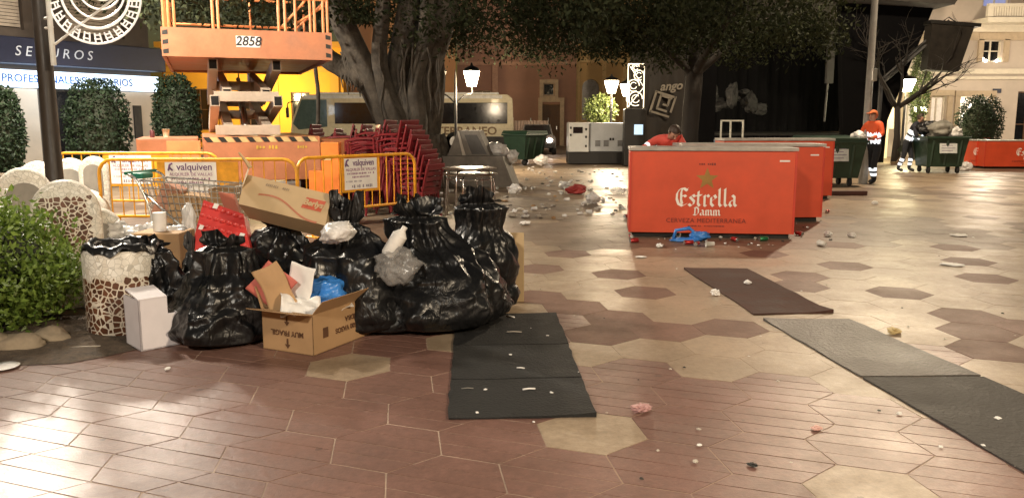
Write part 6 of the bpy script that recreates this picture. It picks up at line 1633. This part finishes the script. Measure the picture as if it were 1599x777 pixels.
def stick(u, v, L, rz, label, mat=None, r=.0035):
    p = G(u, v); mb = MB(); mb.tube([(-L / 2, 0, .016), (0, .004, .018), (L / 2, 0, .016)], r, 6); tag(mb.build("drinking_straw", mat or white_paper, None, True, (p.x, p.y, 0 if mat else 0), (0, 0, rz)), label, "straw", "straws and splinters on the paving")
stick(826, 611, .075, .2, "white straw on the black mat's lower half", r=.006); stick(803, 521, .11, -.05, "pale splinter near the top of the black mat", M("pale_splinter", (.4, .36, .3), .7), .004)
stick(797, 497, .08, -.6, "white straw at the back edge of the black mat beside the bags", r=.006); stick(813, 578, .05, -.2, "short white straw in the middle of the black mat", r=.005); stick(730, 610, .07, .1, "faint grey splinter at the left of the black mat", M("grey_splinter", (.2, .19, .17), .7))
stick(130, 545, .22, .25, "long pale stick lying before the mosaic bin", M("pale_splinter", (.4, .36, .3), .7), .006)
for k, (u, v, s) in enumerate(((758, 610, .012), (855, 526, .014), (829, 514, .01), (797, 555, .011), (861, 615, .012), (745, 646, .011), (738, 537, .008), (844, 606, .007), (903, 583, .01))):
    paper_ball(u, v, s, "tiny white paper crumb on the black mat", group="paper crumbs on the black mat", flat=.5)
SHARED = "small pale scrap in the strewn litter before the generator and the tables"
for k in range(170):
    for _ in range(30):
        v = 258 + 84 * random.random() ** 1.2; u = random.uniform(760, 978)
        if noise.noise(Vector((u * .025, v * .05, 2))) > -.1: break
    s = random.uniform(.015, .05) * (1 if random.random() < .8 else 1.6)
    mt = random.choice([white_paper, white_paper, white_paper, bag_white, M("dirty_paper", (.52, .47, .4), .8), M("dirty_paper", (.52, .47, .4), .8), cardboard, M("dark_scrap", (.05, .045, .04), .8)])
    paper_ball(u, v, s, SHARED, mt, "strewn litter before the generator", "litter_scrap", random.choice([.12, .2, .35, .55]), .5, seed=1000 + k)
for k in range(45):
    u, v = random.uniform(480, 770), random.uniform(295, 345)
    paper_ball(u, v, random.uniform(.02, .06), "small pale scrap on the paving under the barriers and the table stack", random.choice([white_paper, bag_white, M("dirty_paper", (.52, .47, .4), .8)]), "strewn litter under the barriers", "litter_scrap", .6, .5, seed=2000 + k)
for k in range(34):
    u, v = random.uniform(985, 1300), random.uniform(370, 392); 
    if u > 1240: v = random.uniform(335, 392)
    paper_ball(u, v, random.uniform(.008, .024), "tiny scrap in the litter along the foot of the red counters", random.choice([white_paper, M("dirty_paper", (.52, .47, .4), .8), M("dark_scrap", (.05, .045, .04), .8)]), "litter at the foot of the counters", "litter_scrap", .5, .5, seed=3000 + k)
for k in range(46):
    u, v = random.uniform(820, 1590), random.uniform(300, 760)
    paper_ball(u, v, random.uniform(.005, .014), "tiny crumb scattered on the open paving", random.choice([white_paper, M("dirty_paper", (.52, .47, .4), .8), M("dark_scrap", (.05, .045, .04), .8)]), "crumbs on the open paving", "litter_scrap", .5, .5, seed=4000 + k)
# plank right of the counters, rubbish bags by the far containers
p = G(1325, 305); mb = MB(); mb.box((0, 0, .05), (.75, .12, .09), bev=.008); tag(mb.build("wooden_plank", M("dark_red_wood", (.06, .018, .012), .6), None, False, (p.x, p.y, 0), (0, 0, R(2))), "dark red plank lying on the paving beside the third counter", "plank")
for k, (u, v, y, s, mt, lab) in enumerate(((772, 236, 20.4, .3, bag_white, "pale rubbish bag lying on the stone plinth's right end"), (790, 245, 20.6, .28, bag_white, "pale rubbish bag slipping off the stone plinth"), (1467, 203, 24.7, .36, M("grey_sack", (.2, .19, .16), .6, var=.3, vs=3), "grey rubbish sack heaped on the container by the broom worker"), (1447, 200, 24.9, .3, bag_black, "black bag on the left of the heaped container"), (1490, 207, 24.6, .22, bag_white, "white scrap of bag at the right end of the heaped container"),
        (845, 250, 27.5, .22, bag_white, "pale rubbish bag on the paving below the car headlights"), (1508, 262, 26.0, .2, bag_white, "pale paper lying at the left foot of the far counters"), (1340, 213, 19.9, .16, bag_white, "white bag on the nearest green container's rim"))):
    p = A(u, v, y); mb = MB(); mb.blob((0, 0, 0), (s, s * .8, s * .7), 0, 80 + k, .35, 1.6, 4)
    tag(mb.build("rubbish_bag", mt, None, True, (p.x, p.y, max(p.z, s * .55))), lab, "rubbish bag", "rubbish bags by the containers")

p = G(1001, 642); o = thing("crushed_cup", "crushed white and red paper cup lying in the middle of the foreground paving", "cup", (p.x, p.y, 0), .3)
mb = MB(); mb.blob((0, 0, .018), (.05, .032, .022), 0, 91, .6, 2.2, 4, .003); mb.build("cup_wall", rnd_mat("red_white_print", (.7, .66, .64), (.3, .03, .03), .4), o)

cupw = M("clear_cup_white", (.66, .64, .6), .35)
for k in range(40):
    if k < 30: u, v = random.uniform(770, 975), 262 + 80 * random.random()
    elif k < 34: u, v = random.uniform(990, 1300), random.uniform(366, 388)
    else: u, v = random.uniform(660, 780), random.uniform(300, 340)
    p = G(u, v); mb = MB(); T = Matrix.Translation((0, 0, .038)) @ Matrix.Rotation(R(90), 4, 'Y') @ Matrix.Scale(random.uniform(.55, 1), 4, (0, 1, 0)); cup_mesh(mb, .037, .11, T)
    lab = "white plastic cup lying on its side among the strewn litter" if k < 30 else ("white plastic cup lying at the foot of the red counters" if k < 34 else "white plastic cup lying on the paving under the steel tables")
    tag(mb.build("plastic_cup", cupw, None, True, (p.x, p.y, 0), (0, 0, random.uniform(0, 6.3))), lab, "cup", "dropped plastic cups")
